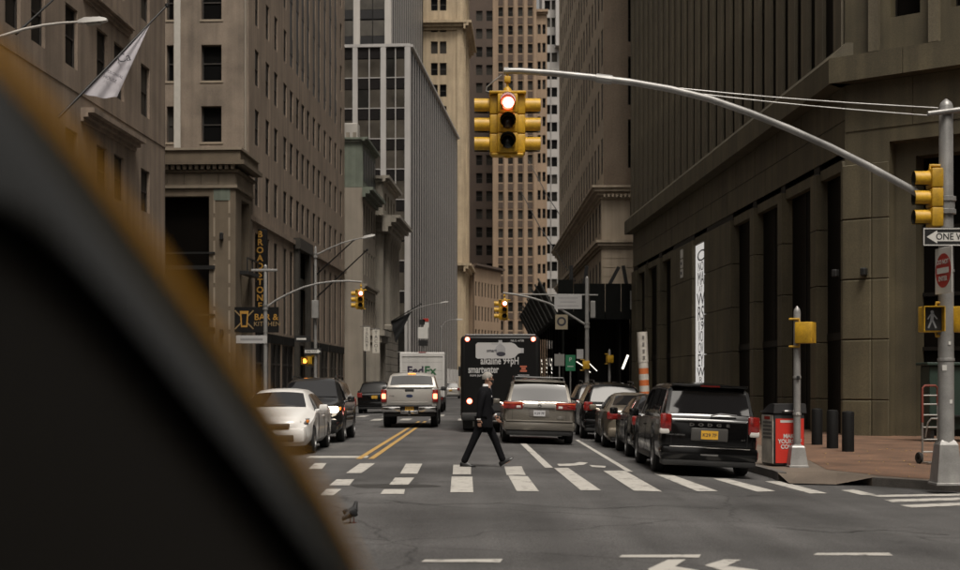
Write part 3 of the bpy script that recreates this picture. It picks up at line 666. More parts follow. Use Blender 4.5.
# colonnade: openings between pixel columns; piers stand between them, laid in courses
open_px = [(851, 819), (813, 784.5), (780, 756), (752, 732.5), (706, 694), (672.5, 661.5), (658.5, 647), (646, 637.5)]
ops = [(uR(b_), uR(a), -.29, ZT) for a, b_ in open_px]
ops = [(min(a, b_), min(max(a, b_), -.15), c, e) for a, b_, c, e in ops]
DEP = .30
m = MB(); wall_grid(m, -LR, 0, ZT-.001, ZB, [], .1)
for a, b_, c, e in ops: m.poly([(a, 0, ZT), (b_, 0, ZT), (b_, DEP, ZT), (a, DEP, ZT)])
m.box(-LR, -.02, .52, 20, -.3, ZB-.01)
part('lintel_wall', m, FRAMEB, r1, Ms @ T(0, .02, 0))
for k in range(13): part('lintel_stone', MB().rbox(-LR+LR*k/13+.01, -LR+LR*(k+1)/13-.012, .0, .3, ZT-.0, ZT+.98, .015, seg=1), GRAN, r1, Ms); part('lintel_stone', MB().rbox(-LR+LR*(k+.5*(k > 0))/13+.01, -LR+LR*(k+1.5 if k < 12 else 13)/13-.012, .0, .3, ZT+1.005, ZB-.004, .015, seg=1), GRAN, r1, Ms)
edges = [-LR] + [v for o in sorted(ops) for v in o[:2]] + [0]
for p0, p1 in zip(edges[::2], edges[1::2]):
    if p1-p0 < .12: continue
    zz = -.3; hh = [1.35, 1.9, 1.9, 1.9, 1.9]
    for h_ in hh:
        e = min(zz+h_, ZT); part('granite_block', MB().rbox(p0, p1, -.10, .5, zz+.012, e-.012, .02, seg=1), GRAN, r1, Ms); zz = e
        if zz >= ZT-.01: break
    part('pier_core', MB().box(p0+.03, p1-.03, .03, .5, -.28, ZT-.02), FRAMEB, r1, Ms)
for a, b_, c, e in ops:
    if abs(b_-a) > 1.0:      # stepped inner jambs
        part('inner_jamb', MB().box(a+.002, b_-.002, .05, DEP-.002, ZT-.55, ZT-.2), GRAN, r1, Ms)
    part('bronze_glazing', MB().box(a+.003, b_-.003, DEP, DEP+.1, -.28, ZT), RGLASS, r1, Ms)
    part('glazing_bar', MB().box((a+b_)/2-.03, (a+b_)/2+.03, DEP-.02, DEP-.003, -.28, ZT-.56).box(a+.05, b_-.05, DEP-.04, DEP-.004, 3.0, 3.25) if abs(b_-a) > 1.2 else MB().box((a+b_)/2-.05, (a+b_)/2+.05, DEP-.05, DEP-.003, -.28, ZT), FRAMEB, r1, Ms)
# overhanging band, cut in long stones
nb = 9
for k in range(nb):
    u0, u1 = -LR+LR*k/nb, -LR+LR*(k+1)/nb-.02; e = .25 if k == nb-1 else 0
    part('band_stone', MB().prism([(u0, -.55, ZB), (u1+e, -.55, ZB), (u1+e, .2, ZB), (u0, .2, ZB)], (0, 0, ZU-ZB-.01)), GRAN, r1, Ms)
    part('sill_stone', MB().add([(u0, -.55, ZU), (u1+e, -.55, ZU), (u1+e, .2, ZU), (u0, .2, ZU), (u0, -.05, ZU+.5), (u1+e, -.05, ZU+.5), (u1+e, .2, ZU+.5), (u0, .2, ZU+.5)], [(0,3,2,1),(4,5,6,7),(0,1,5,4),(1,2,6,5),(2,3,7,6),(3,0,4,7)]), GRAN, r1, Ms)
part('slot_glass', MB().box(-LR, -.05, .05, .6, ZU, HR), RGLASS, r1, Ms); part('upper_core', MB().box(-LR, -.6, .62, 18, ZB, HR), GRAN, r1, Ms)
nfin = 25; pit = (LR-.9)/nfin; fme = MB().box(-.42, .42, -.08, .049, ZU+.2, HR).mesh('granite_fin', GRAN2)
for k in range(nfin+1): mk('granite_fin', fme, r1, Ms @ T(-.9-k*pit if k else -.55, 0, 0))
for z_ in (16.2, 20.2, 24.2, 28.2, 32, 36): part('slot_spandrel', MB().box(-LR, -.1, .035, .048, z_, z_+.12), FRAMEB, r1, Ms)
# chamfered corner face
cw = 9.0
m = MB(); wall_grid(m, 0, cw, -.3, ZB, [(1.45, 7.4, -.29, ZT+.15)], 1.3); m.box(.3, cw, 1.5, 14, -.25, ZB-.01); part('corner_wall', m, GRAN, r1, Mc)
zz = -.3
for h_ in (1.35, 1.9, 1.9, 1.9, 1.75):
    part('corner_block', MB().rbox(-.06, .88, -.09, .3, zz+.012, zz+h_-.012, .03, seg=1), GRAN, r1, Mc); part('corner_block', MB().rbox(.90, 1.44, -.04, .3, zz+.012, zz+h_-.012, .02, seg=1), GRAN, r1, Mc); zz += h_
part('entrance_glass', MB().box(1.45, 7.4, 1.2, 1.29, -.28, ZT+.1), RGLASS, r1, Mc)
part('entrance_jamb', MB().box(1.452, 2.1, .5, 1.19, -.28, ZT-.3).box(1.452, 7.4, .5, 1.19, ZT-.3, ZT+.148), GRAN, r1, Mc)
gb = MB()
for u in (2.9, 3.7, 4.5, 5.3): gb.box(u, u+.09, 1.05, 1.195, -.28, ZT-.3)
for z_ in (2.6, 4.3, 6.4): gb.box(2.1, 7.4, 1.07, 1.193, z_, z_+.12)
part('entrance_bars', gb, FRAMEB, r1, Mc)
for k in range(4): part('band_stone', MB().box(-.3+2.4*k, 2.08+2.4*k, -.55, .2, ZB, ZU-.01), GRAN, r1, Mc); part('fascia_stone', MB().box(.02+2.2*k, 2.2+2.2*k, -.03, -.003, ZT+.6, ZB-.02), GRAN, r1, Mc)
cwins = [(u, ZU+1.1+4.0*k, .95, 2.6) for u in (1.95, 3.85, 5.75) for k in range(6)]
m = MB(); wall_grid(m, 0, cw, ZU, HR, [(u-w_/2, u+w_/2, z, z+h) for u, z, w_, h in cwins], .45); m.box(.3, cw, .65, 14, ZU, HR); part('corner_upper_wall', m, GRAN, r1, Mc); windows(r1, Mc, cwins, .45, 'thin', FRAMEB, glass=RGLASS)
for u in (1.0, 2.9, 4.8, 6.7): part('corner_pier', MB().box(u-.16, u+.16, -.18, -.003, ZU+.1, HR), GRAN2, r1, Mc)
for x_, y_ in ((853, 266), (872, 263)):
    u = {853: -.25, 872: .7}[x_]; part('wall_lamp', MB().rbox(u-.09, u+.09, -.3, -.05, 4.95, 5.2, .04), BLACK, r1, Mc)
# lit display banner in a tall window, letters cropped by its edges
a, b_, c, e = ops[4] if False else sorted(ops)[3]
bn = thing('lit_banner', Ms @ T((a+b_)/2, DEP-.45, 1.4), 'tall narrow white lit banner with black letters in granite colonnade', 'banner')
Mb = Ms @ T((a+b_)/2, DEP-.45, 0); bw = (b_-a)*.62
LITW = mat('lit_white_display', (.75, .74, .72), .6, emit=(1, .97, .93), es=.28)
bx0 = Ms @ T(a+.12, .05, 0)
bz0, bz1 = 1.5, 8.35
part('panel', MB().box(a+.1, b_-.25, .06, .16, bz0, bz1), LITW, bn, Ms)
zz = bz1-.3; bc = (a+.1+b_-.25)/2
for s_, h_, wd in (('C', .62, 1.3), ('NO', .5, 1.0), ('MA', .75, 1.15), ('AT', .35, .7), ('W', .7, 1.5), ('RS', .8, 1.1), ('19', .5, .9), ('VO', .6, .9), ('OV', .6, .95), ('EY', .7, 1.0), ('W', .5, 1.4), ('R', .35, .8)):
    t_ = text('letter', s_, h_*1.25, Ms @ T(bc, .056, zz-h_/2), PRINT if s_ not in ('AT', 'R') else mat('grey_print', (.35, .35, .35), .6), bn, .002)
    xs_ = [v.co.x for v in t_.data.vertices]; k = min(3.5, wd*1.22/(max(xs_)-min(xs_)))
    for v in t_.data.vertices: v.co.x *= k
    zz -= h_*.93
# small vertical plates left of it
u = uR(684)
sg = thing('plate_sign', Ms @ T(u, -.1, 7.2), 'narrow vertical white plate sign on granite pier', 'sign')
for k in range(3): part('plate', MB().box(u-.28, u+.28, -.14, -.02, 7.0+.5*k, 7.44+.5*k), WSIGN, sg, Ms)
for k in range(2): part('print', MB().box(u-.15, u+.15, -.144, -.1405, 7.15+.5*k, 7.3+.5*k), PRINT, sg, Ms)

# ================================================================== signals, poles, signs
def signal_head(parent, M, lit=True, name='signal_head', vis=.24):
    """three-section head facing local -y, hung with its top at z=0"""
    hd = part(name, MB().rbox(-.165, .165, 0, .19, -.32, -.005, .025).rbox(-.165, .165, 0, .19, -.635, -.325, .025).rbox(-.165, .165, 0, .19, -.955, -.64, .025), SIGY, parent, M, 30)
    for i, lm in enumerate((LRED if lit else mat('red_lens_dark', (.05, .006, .005), .25), LAMBER, LGREEN)):
        z = -.165-.315*i; Mv = M @ T(0, 0, z) @ RX(R(90))
        part('visor', MB().lathe([(.128, 0), (.128, vis)], 18, Mv.copy(), 0, R(-52), R(232)).lathe([(.121, vis), (.121, .0)], 18, Mv.copy(), 1, R(-52), R(232)), [SIGY, SIGYD], hd, I4, 40)
        part('lens', MB().lathe([(.105, .012), (.10, .03), (.07, .05), (.03, .06), (.0, .062)], 18, Mv), lm, hd, I4, 60)
        if i == 0 and lit: part('lamp_core', MB().lathe([(.082, .055), (.075, .07), (.04, .078), (0, .08)], 18, Mv @ T(.012, 0, 0)), LCORE, hd, I4, 60)
    return hd
def signal(P0, label, lit=True, left=True, right=True, yaw=0, group=None, vis=.24):
    M = T(*P0) @ RZ(yaw); s = thing('traffic_signal', M, label, 'traffic light', group)
    signal_head(s, M @ T(0, -.17, 0), lit, vis=vis)
    if left: signal_head(s, M @ T(-.29, .10, 0) @ RZ(R(-90)), False, vis=vis)
    if right: signal_head(s, M @ T(.29, .10, 0) @ RZ(R(90)), False, vis=vis)
    part('top_bracket', MB().rbox(-.3, .3, -.14, .2, .0, .045, .015).lathe([(.07, .045), (.06, .1), (.03, .13)], 12).tube([(0, 0, .1), (0, 0, .42)], .022, 8).rbox(-.05, .05, -.05, .05, .2, .3, .01), SIGY, s, M, 40)
    part('bottom_bracket', MB().rbox(-.26, .26, -.1, .14, -1.0, -.957, .015).lathe([(0, -1.03), (.05, -1.02), (.05, -1.0)], 10), SIGY, s, M, 40)
    return s
def arm_pole(name, label, base, H_, arm, r0, r1, ra, baseh=.7, basew=.42, matr=GALV, extra_up=None):
    b = Vector(base); M = T(*b); t = thing(name, M, label, 'traffic pole' if arm else 'pole')
    part('pole', MB().tube([(0, 0, 0), (0, 0, H_*.5), (0, 0, H_-.12), (0, 0, H_-.06), (0, 0, H_)], [r0, lerp(r0, r1, .5), r1, r1*.8, r1*.15], 12), matr, t, M, 30)
    if baseh:
        w0, w1 = basew/2, basew*.37
        part('pole_base', MB().lathe([(w0*1.5, 0), (w0*1.5, .03), (w0*1.38, .04), (w1*1.36, baseh*.93), (w1*1.15, baseh), (r0*1.02, baseh+.03)], 4, RZ(R(45))), matr, t, M)
    for z in (H_*.32, H_*.55): part('band', MB().lathe([(lerp(r0, r1, z/H_)+.002, z), (lerp(r0, r1, z/H_)+.012, z+.005), (lerp(r0, r1, z/H_)+.012, z+.045), (lerp(r0, r1, z/H_)+.002, z+.05)], 12), matr, t, M)
    if arm:
        pts = [Vector(p)-b for p in arm]; n = len(pts)
        part('mast_arm', MB().tube(pts, [lerp(ra[0], ra[1], i/(n-1)) for i in range(n)], 12), matr, t, M, 50)
        z = pts[0].z; part('arm_clamp', MB().lathe([(r1+.02, z-.16), (r1+.05, z-.15), (r1+.05, z-.08), (r1+.03, z-.07), (r1+.03, z+.05), (r1+.05, z+.06), (r1+.05, z+.13), (r1+.02, z+.14)], 12), matr, t, M)
    return t, M
# near right mast-arm pole
pb = G(946, 484.5, SWZ); dpol = pb.y
arm_px = [(938, 205), (905, 186), (868, 166), (830, 147), (790, 129), (750, 113), (710, 99), (670, 89), (630, 82), (590, 77), (550, 73), (520, 71), (506, 71)]
tp, Mpole = arm_pole('mast_arm_pole', 'grey steel mast arm pole with long curved arm on brick corner', pb, ZY(99, dpol)-SWZ, [P(x, y, dpol) for x, y in arm_px], .135, .11, (.062, .052))
part('arm_end_cap', MB().lathe([(.0, -.03), (.06, -.02), (.06, .06)], 12, T(*(P(505, 71, dpol)-pb)) @ RY(R(90))), GALV, tp, Mpole)
for (x0, y0, x1, y1) in ((604, 80, 938, 108), (604, 81.5, 934, 116)):
    a_, c_ = P(x0, y0, dpol)-pb, P(x1, y1, dpol)-pb; part('guy_wire', MB().tube([lerp(a_, c_, t_/8)+Vector((0, 0, -.05*math.sin(math.pi*t_/8))) for t_ in range(9)], .011, 6), GALV, tp, Mpole)
part('wire_clamp', MB().tube([P(596, 78, dpol)-pb, P(612, 80, dpol)-pb], .075, 10), GALV, tp, Mpole)
part('crossbar', MB().tube([P(925, 115.5, dpol)-pb+Vector((0, -.13, 0)), P(975, 109, dpol)-pb+Vector((0, -.13, 0))], .045, 10), GALV, tp, Mpole, 40)
for a_, z_, w_ in ((.3, 1.35, .05), (-.5, 1.9, .07), (.1, 2.3, .04)): part('sticker', MB().mbox(RZ(a_) @ T(0, -.131, z_), w_, .004, w_*1.3), WSIGN, tp, Mpole)
lp = [P(x, y, dpol)-pb for x, y in ((502, 75), (494, 81), (487, 87), (486, 91), (492, 93), (502, 92.5))]
part('signal_cable', MB().tube(lp, .012, 6), GALV, tp, Mpole, 50)
s0 = P(507.5, 95, dpol)
signal(s0, 'yellow three way traffic light with lit red lamp hanging from mast arm end', vis=.25)
# pole-side signal looking up the cross street
s1 = P(929, 169, dpol); Mx = T(s1.x-.01, s1.y-.02, s1.z) 
sg = thing('traffic_signal', Mx, 'yellow traffic light facing sideways mounted on mast arm pole', 'traffic light')
signal_head(sg, Mx @ RZ(R(-90)), False, vis=.25)
part('mount_bracket', MB().tube([(.02, .0, -.04), (.02, .0, .05), (.24, .0, .05)], .028, 8).tube([(.1, 0, -.97), (.1, 0, -1.03), (.25, 0, -1.03)], .028, 8), SIGY, sg, Mx, 40)
# ONE WAY sign
def board(name, label, Mb_, w_, h_, mt, cat='sign', t_=.012):
    o = thing(name, Mb_, label, cat); part('plate', MB().rbox(-w_/2, w_/2, 0, t_, -h_/2, h_/2, .004, seg=1), mt, o, Mb_); return o
c_ = P(952, 238, dpol)+Vector((0, -.17, 0)); Ms1 = T(*c_)
ow = board('one_way_sign', 'black ONE WAY sign with white left arrow on mast arm pole', Ms1, 1.06, .30, BSIGN)
part('border', MB().box(-.52, .52, -.003, -.001, .125, .14).box(-.52, .52, -.003, -.001, -.14, -.125).box(-.52, -.505, -.003, -.001, -.125, .125).box(.505, .52, -.003, -.001, -.125, .125), WSIGN, ow, Ms1)
part('arrow', MB().prism([(-.47, -.004, 0), (-.30, -.004, .105), (-.30, -.004, .07), (.48, -.004, .07), (.48, -.004, -.07), (-.30, -.004, -.07), (-.30, -.004, -.105)], (0, .003, 0)), WSIGN, ow, Ms1)
text('lettering', 'ONE WAY', .15, Ms1 @ T(-.0, -.006, 0), BSIGN, ow, .001, .002, sx=.92)
c_ = P(937, 272, dpol)+Vector((0, -.3, 0)); Ms2 = T(*c_) @ RZ(R(-84))
dn = board('do_not_enter_sign', 'turned DO NOT ENTER sign with red disc under one way sign', Ms2, .60, .74, WSIGN)
part('red_disc', MB().lathe([(0, -.003), (.275, -.003), (.275, 0)], 32, RX(R(90)) @ T(0, 0, .004)), RSIGN, dn, Ms2)
part('white_bar', MB().box(-.21, .21, -.011, -.009, -.045, .045), WSIGN, dn, Ms2)
text('lettering', 'DO NOT', .105, Ms2 @ T(0, -.011, .135), WSIGN, dn, .001, .002); text('lettering', 'ENTER', .105, Ms2 @ T(0, -.011, -.135), WSIGN, dn, .001, .002)
def ped(M, label, mode, sec='pole'):
    """pedestrian signal box facing local -y"""
    o = thing('pedestrian_signal', M, label, 'pedestrian signal')
    part('housing', MB().rbox(-.17, .17, 0, .19, -.21, .21, .02), SIGY, o, M, 30)
    part('hood', MB().box(-.17, .17, -.14, -.001, .195, .207).box(-.17, -.158, -.14, -.001, -.2, .195).box(.158, .17, -.14, -.001, -.2, .195), SIGY, o, M)
    part('face', MB().box(-.155, .155, -.006, -.001, -.185, .185), BSIGN, o, M)
    if mode == 'walk':
        part('walking_man', MB().lathe([(0, 0), (.028, 0)], 10, T(.0, -.009, .115) @ RX(R(90))).mbox(T(0, -.009, .03) @ RY(R(8)), .05, .003, .12).mbox(T(-.035, -.009, -.08) @ RY(R(22)), .028, .003, .14).mbox(T(.035, -.009, -.08) @ RY(R(-24)), .028, .003, .14).mbox(T(-.045, -.009, .04) @ RY(R(35)), .02, .003, .1).mbox(T(.05, -.009, .04) @ RY(R(-40)), .02, .003, .1), LWALK, o, M)
    elif mode == 'hand':
        h = MB().box(-.075, .075, -.011, -.007, -.12, .02)
        for k in range(4): h.box(-.075+k*.04, -.045+k*.04, -.011, -.007, .02, .11+(.02 if k in (1, 2) else 0))
        h.mbox(T(.105, -.009, -.03) @ RY(R(35)), .035, .004, .11); part('raised_hand', h, LORANGE, o, M)
    part('bracket', MB().tube([(.1, .1, .22), (.1, .1, .27), (.3, .1, .27)], .025, 8).tube([(.1, .1, -.22), (.1, .1, -.27), (.3, .1, -.27)], .025, 8), SIGY, o, M, 40)
    return o
ped(T(*(P(929.5, 319.5, dpol)+Vector((0, -.12, 0)))), 'yellow pedestrian signal showing white walking figure on mast arm pole', 'walk')
ped(T(*(P(965, 319.5, dpol)+Vector((0, -.06, 0)))) @ RZ(R(40)), 'yellow pedestrian signal showing orange hand on mast arm pole', 'hand')
# short pole with a pedestrian signal turned away, beside the bin
p2 = G(797, 467, SWZ); t2, Mp2 = arm_pole('signal_post', 'short grey signal post with flared base beside red litter bin', p2, ZY(306, p2.y)-SWZ, None, .075, .07, None, .42, .36)
t2['category'] = 'pole'
part('sticker', MB().box(-.03, .03, -.079, -.0775, 1.02, 1.08), WSIGN, t2, Mp2); part('button_box', MB().rbox(-.03, .03, -.11, -.07, 1.72, 1.80, .01), BLACK, t2, Mp2)
ped(T(p2.x+.155, p2.y-.06, ZY(333, p2.y)) @ RZ(R(152)), 'yellow pedestrian signal turned away on short grey post', 'none')

# far signal, right of the bus
dq = 69.0; q = Vector(((587-CX)*dq/F, dq, SWZ))
tq, Mq = arm_pole('mast_arm_pole', 'far grey mast arm pole in front of black sidewalk shed', q, ZY(276, dq)-SWZ, [P(x, y, dq) for x, y in ((586, 325), (575, 318), (562, 310), (548, 303), (532, 298), (516, 294.5), (503, 293))], .12, .09, (.06, .05), matr=GREYPOLE)
part('sign_rail', MB().tube([P(520, 294.2, dq)-q, P(598, 295, dq)-q], .035, 8), GREYPOLE, tq, Mq)
part('control_box', MB().rbox(.17, .42, -.15, .15, ZY(318, dq)-SWZ, ZY(301, dq)-SWZ, .03), GREYPOLE, tq, Mq)
signal(P(504.5, 300.5, dq), 'yellow traffic light with lit red lamp above the black bus', right=False)
c_ = P(568, 302, dq)+Vector((0, -.1, 0)); st = board('street_name_sign', 'large pale hanging street sign beside far mast arm pole', T(*c_), 1.4, .72, mat('pale_sign', (.36, .355, .35), .5, var=.08, scale=2))
for k, wd in enumerate((1.0, .8, 1.1)): part('print_line', MB().box(-wd/2, wd/2, -.003, -.001, .18-k*.2, .21-k*.2), mat('faint_print', (.2, .2, .2), .6), st, T(*c_))
ped(T(*(P(586, 365, dq)+Vector((0, -.14, 0)))) @ RZ(R(172)), 'yellow pedestrian signal on far mast arm pole before sidewalk shed', 'none')
dq2 = 74.0; q2 = Vector(((609.5-CX)*dq2/F, dq2, SWZ)); arm_pole('signal_post', 'slim grey post with yellow box in front of sidewalk shed', q2, ZY(349, dq2)-SWZ, None, .07, .065, None, .4, .3, GREYPOLE)
ped(T(*(P(609.5, 359, dq2)+Vector((0, -.1, 0)))) @ RZ(R(190)), 'yellow pedestrian signal on slim post before sidewalk shed', 'none')

# far signal at left
dl = 72.0; ql = Vector(((265.5-CX)*dl/F, dl, -.03))
tl_, Ml = arm_pole('mast_arm_pole', 'grey mast arm pole beside the bar sign at left', ql, ZY(266, dl)+.03, [P(x, y, dl) for x, y in ((267, 307), (275, 301), (288, 294), (303, 287.5), (318, 283.5), (333, 281.5), (348, 281), (362, 282))], .12, .09, (.06, .05), matr=GREYPOLE)
part('luminaire_bar', MB().rbox(-.75, .65, -.1, .1, ZY(271, dl), ZY(268.5, dl), .03), GREYPOLE, tl_, Ml); part('sensor', MB().lathe([(.1, 0), (.1, .12), (.05, .2), (0, .22)], 10, T(0, 0, ZY(268, dl))), GREYPOLE, tl_, Ml)
signal(P(361, 290.5, dl), 'yellow traffic light with lit red lamp before plain stone wall', right=False)
c_ = P(252, 339.5, dl)+Vector((0, -.14, 0)); st = board('street_name_sign', 'long pale street name sign on left mast arm pole', T(*c_), 1.65, .42, mat('pale_sign', (.36, .355, .35), .5))
part('print_line', MB().box(-.6, .6, -.003, -.001, -.06, .06), mat('faint_print', (.2, .2, .2), .6), st, T(*c_))
# street light with curved arm, left corner
dm = 76.0; qm = Vector(((315.5-CX)*dm/F, dm, -.03))
def street_light(name, label, base, H_, arm, head_len=.75, hd=(1, 0), matr=GREYPOLE):
    t, M = arm_pole(name, label, base, H_, arm, .10, .07, (.045, .03), .8, .34, matr); t['category'] = 'street light'
    e = Vector(arm[-1])-Vector(base); d_ = (Vector(arm[-1])-Vector(arm[-2])).normalized(); Mh = M @ T(*e) @ d_.to_track_quat('X', 'Z').to_matrix().to_4x4()
    part('lamp_head', MB().add([(0,-.05,-.03),(0,.05,-.03),(0,.05,.04),(0,-.05,.04),(.2,-.13,-.06),(.2,.13,-.06),(.2,.11,.09),(.2,-.11,.09),(head_len*.8,-.14,-.05),(head_len*.8,.14,-.05),(head_len*.8,.1,.08),(head_len*.8,-.1,.08),(head_len,-.07,-.02),(head_len,.07,-.02),(head_len,.06,.04),(head_len,-.06,.04)],
         [(0,1,2,3),(12,15,14,13)]+[(4*i+k,4*i+(k+1)%4,4*i+4+(k+1)%4,4*i+4+k) for i in range(3) for k in range(4)]), mat('lamp_grey', (.42, .41, .39), .5), t, Mh, 40)
    part('lamp_glass', MB().rbox(.22, head_len*.78, -.09, .09, -.1, -.05, .03), mat('lamp_lens', (.3, .3, .28), .2), t, Mh)
    return t, M
tm, Mm = street_light('street_light', 'grey street light with long curved arm above one way sign', qm, ZY(246, dm)+.03, [P(x, y, dm) for x, y in ((316, 255), (328, 249), (342, 243), (355, 239.5), (362, 238))])
part('control_box', MB().rbox(-.18, .2, -.32, -.08, ZY(318, dm), ZY(300, dm), .03), GREYPOLE, tm, Mm)
c_ = P(313, 351.5, dm)+Vector((0, -.15, 0)); Mo = T(*c_); ow = board('one_way_sign', 'black ONE WAY sign with right arrow below left street light', Mo, .98, .34, BSIGN)
part('arrow', MB().prism([(.46, -.004, 0), (.28, -.004, .13), (.28, -.004, .085), (-.44, -.004, .085), (-.44, -.004, -.085), (.28, -.004, -.085), (.28, -.004, -.13)], (0, .003, 0)), WSIGN, ow, Mo)
text('lettering', 'ONE WAY', .15, Mo @ T(-.07, -.006, 0), BSIGN, ow, .001, .003, sx=.9)
c_ = P(303, 339, dm)+Vector((0, -.15, 0)); Mo = T(*c_); ow = board('street_name_sign', 'small dark street name sign above left one way sign', Mo, .9, .36, BSIGN); part('print_line', MB().box(-.35, .2, -.004, -.001, -.05, .05), WSIGN, ow, Mo)
ped(T(*(P(305, 361, dm)+Vector((0, -.16, 0)))), 'yellow pedestrian signal with lit orange hand below left one way sign', 'hand'); ped(T(*(P(312, 360.5, dm)+Vector((0, -.1, 0)))) @ RZ(R(60)), 'yellow pedestrian signal turned aside below left street light', 'none')
# street light reaching over the cab
ln = [P(x, y, 36) for x, y in ((-22, 43), (2, 36), (25, 29), (45, 25), (62, 23), (78, 22))]
street_light('street_light', 'pale street light arm reaching over the roof of yellow cab', Vector((ln[0].x, 36, -.03)), ln[0].z+.3, ln, .78, matr=mat('pale_painted_steel', (.42, .40, .37), .5, var=.1, scale=3))
# distant street lights
for lab, base, pts in (('distant grey street light above delivery truck', (407, 150), ((408, 312), (418, 308), (430, 304.5), (440, 303))), ('farthest grey street light before cream tower', (440, 190), ((441, 328), (445, 322), (451, 319.5), (456, 319.5)))):
    x, d = base; a_ = [P(px, py, d) for px, py in pts]; street_light('street_light', lab, Vector((a_[0].x, d, -.03)), a_[0].z+.3, a_, .95)

# ---- signs on the left buildings
ds_ = 85.2; Mv = T(*P(260, 384, ds_)); zt, zb = ZY(229, ds_), ZY(310, ds_)
bs = thing('blade_sign', T(Mv.translation.x, ds_, zb), 'tall black blade sign with gold vertical letters on limestone office block', 'sign')
part('panel', MB().rbox(-.44, .44, 0, .25, zb, zt, .05), BLACKM, bs, T(Mv.translation.x, ds_, 0)); part('sign_bracket', MB().box(-1.4, -.44, .1, .16, zt-.9, zt-.8).box(-1.4, -.44, .1, .16, zb+.9, zb+1.0), BLACK, bs, T(Mv.translation.x, ds_, 0))
for i, ch in enumerate('BROADSTONE'): text('letter', ch, .56, T(Mv.translation.x, ds_-.012, lerp(zt-.35, zb+.25, i/9)), GOLD, bs, .008, .012, sx=1.0)
dk_ = 76.8; zk0, zk1 = ZY(332.5, dk_), ZY(307, dk_); xk = P(256.5, 320, dk_).x; Mk = T(xk, dk_, (zk0+zk1)/2)
ks = board('bar_sign', 'wide black BAR & KITCHEN sign with gold beer glass', Mk, 2.5, zk1-zk0, BLACKM, t_=.15)
part('beer_glass', MB().prism([(-.95, -.008, .5), (-.45, -.008, .5), (-.52, -.008, -.42), (-.88, -.008, -.42)], (0, .006, 0)), GOLD, ks, Mk); part('glass_inside', MB().prism([(-.86, -.012, .34), (-.54, -.012, .34), (-.58, -.012, -.32), (-.82, -.012, -.32)], (0, .003, 0)), BLACKM, ks, Mk)
CUT = mat('dull_gold', (.22, .15, .07), .5)
part('crossed_cutlery', MB().mbox(T(-.7, -.005, 0) @ RY(R(45)), .07, .004, 1.5).mbox(T(-.7, -.004, 0) @ RY(R(-45)), .07, .004, 1.5), CUT, ks, Mk)
text('lettering', 'BAR &', .5, Mk @ T(.55, -.01, .14), GOLD, ks, .003, .004); text('lettering', 'KITCHEN', .36, Mk @ T(.6, -.01, -.25), CUT, ks, .003, .002)
# restaurant banners
for k, (x0, x1, y0, y1, s_, d) in enumerate(((363.5, 370, 327, 351, 'TACOMBI', 119), (372.5, 379.5, 329.5, 353, 'TACOS', 120.5))):
    c_ = P((x0+x1)/2, 0, d); z0, z1 = ZY(y1, d), ZY(y0, d); w_ = (x1-x0)*d/F; Mb_ = T(c_.x, d, z0)
    o = thing('vertical_banner', Mb_, ['white vertical banner reading TACOMBI before grey stone building', 'white vertical banner reading TACOS on grey stone building'][k], 'banner'); part('cloth', MB().box(-w_/2, w_/2, 0, .03, 0, z1-z0), mat('banner_cloth', (.5, .47, .41), .8), o, Mb_)
    part('rod', MB().tube([(-w_/2-.3, .015, z1-z0+.05), (w_/2+.05, .015, z1-z0+.05)], .03, 6), BLACK, o, Mb_)
    for i, ch in enumerate(s_): text('letter', ch, .34 if k == 0 else .42, Mb_ @ T(0, -.006, lerp(z1-z0-.28, .25, i/(len(s_)-1))), PRINT, o, .002, .0)
def flag(name, label, pole, cloth, matc, cat='flag', prints=None, matp=BLACK, rp=.045, folds=4):
    """pole: two points; cloth: (near-staff corner, far corner on the pole, hanging corner)"""
    a_, b2_ = [Vector(p) for p in pole]; M = T(*a_); o = thing(name, M, label, cat)
    part('staff', MB().tube([(0, 0, 0), b2_-a_], [rp, rp*.7], 8).lathe([(0, -.1), (.08, -.05), (.08, .05), (0, .1)], 8, T(*(b2_-a_))), matp, o, M, 50)
    if cloth:
        A, B, C = [Vector(p)-a_ for p in cloth]; nrm = (B-A).cross(C-A).normalized(); n = 28; k = MB(); dep = .05
        for i in range(n+1):
            for j in range(n+1):
                s_, t_ = i/n, j/n; e0 = lerp(A, B, s_); 
                low = lerp(A, C, 1.0) if False else C
                p = lerp(e0, lerp(low, B, s_**1.25), t_)
                p = p + nrm*dep*math.sin(t_*folds*math.pi*(1-.25*s_)+s_*2)*(1-s_*.75) + Vector((0, 0, -.10*math.sin(t_*math.pi)*(1-s_)))
                k.v.append(tuple(p))
        for i in range(n):
            for j in range(n): k.f.append((i*(n+1)+j, i*(n+1)+j+1, (i+1)*(n+1)+j+1, (i+1)*(n+1)+j)); k.m.append(0)
        part('cloth', k, matc, o, M, 80)
        if prints:
            for (s_, sz, u_, v_, rot) in prints:
                p = A + (B-A)*u_ + (C-A)*v_ + nrm*(-.17 if nrm.y > 0 else .17)
                text('print', s_, sz, M @ T(*p) @ RY(R(rot)), PRINT, o, .002, .01)
    return o
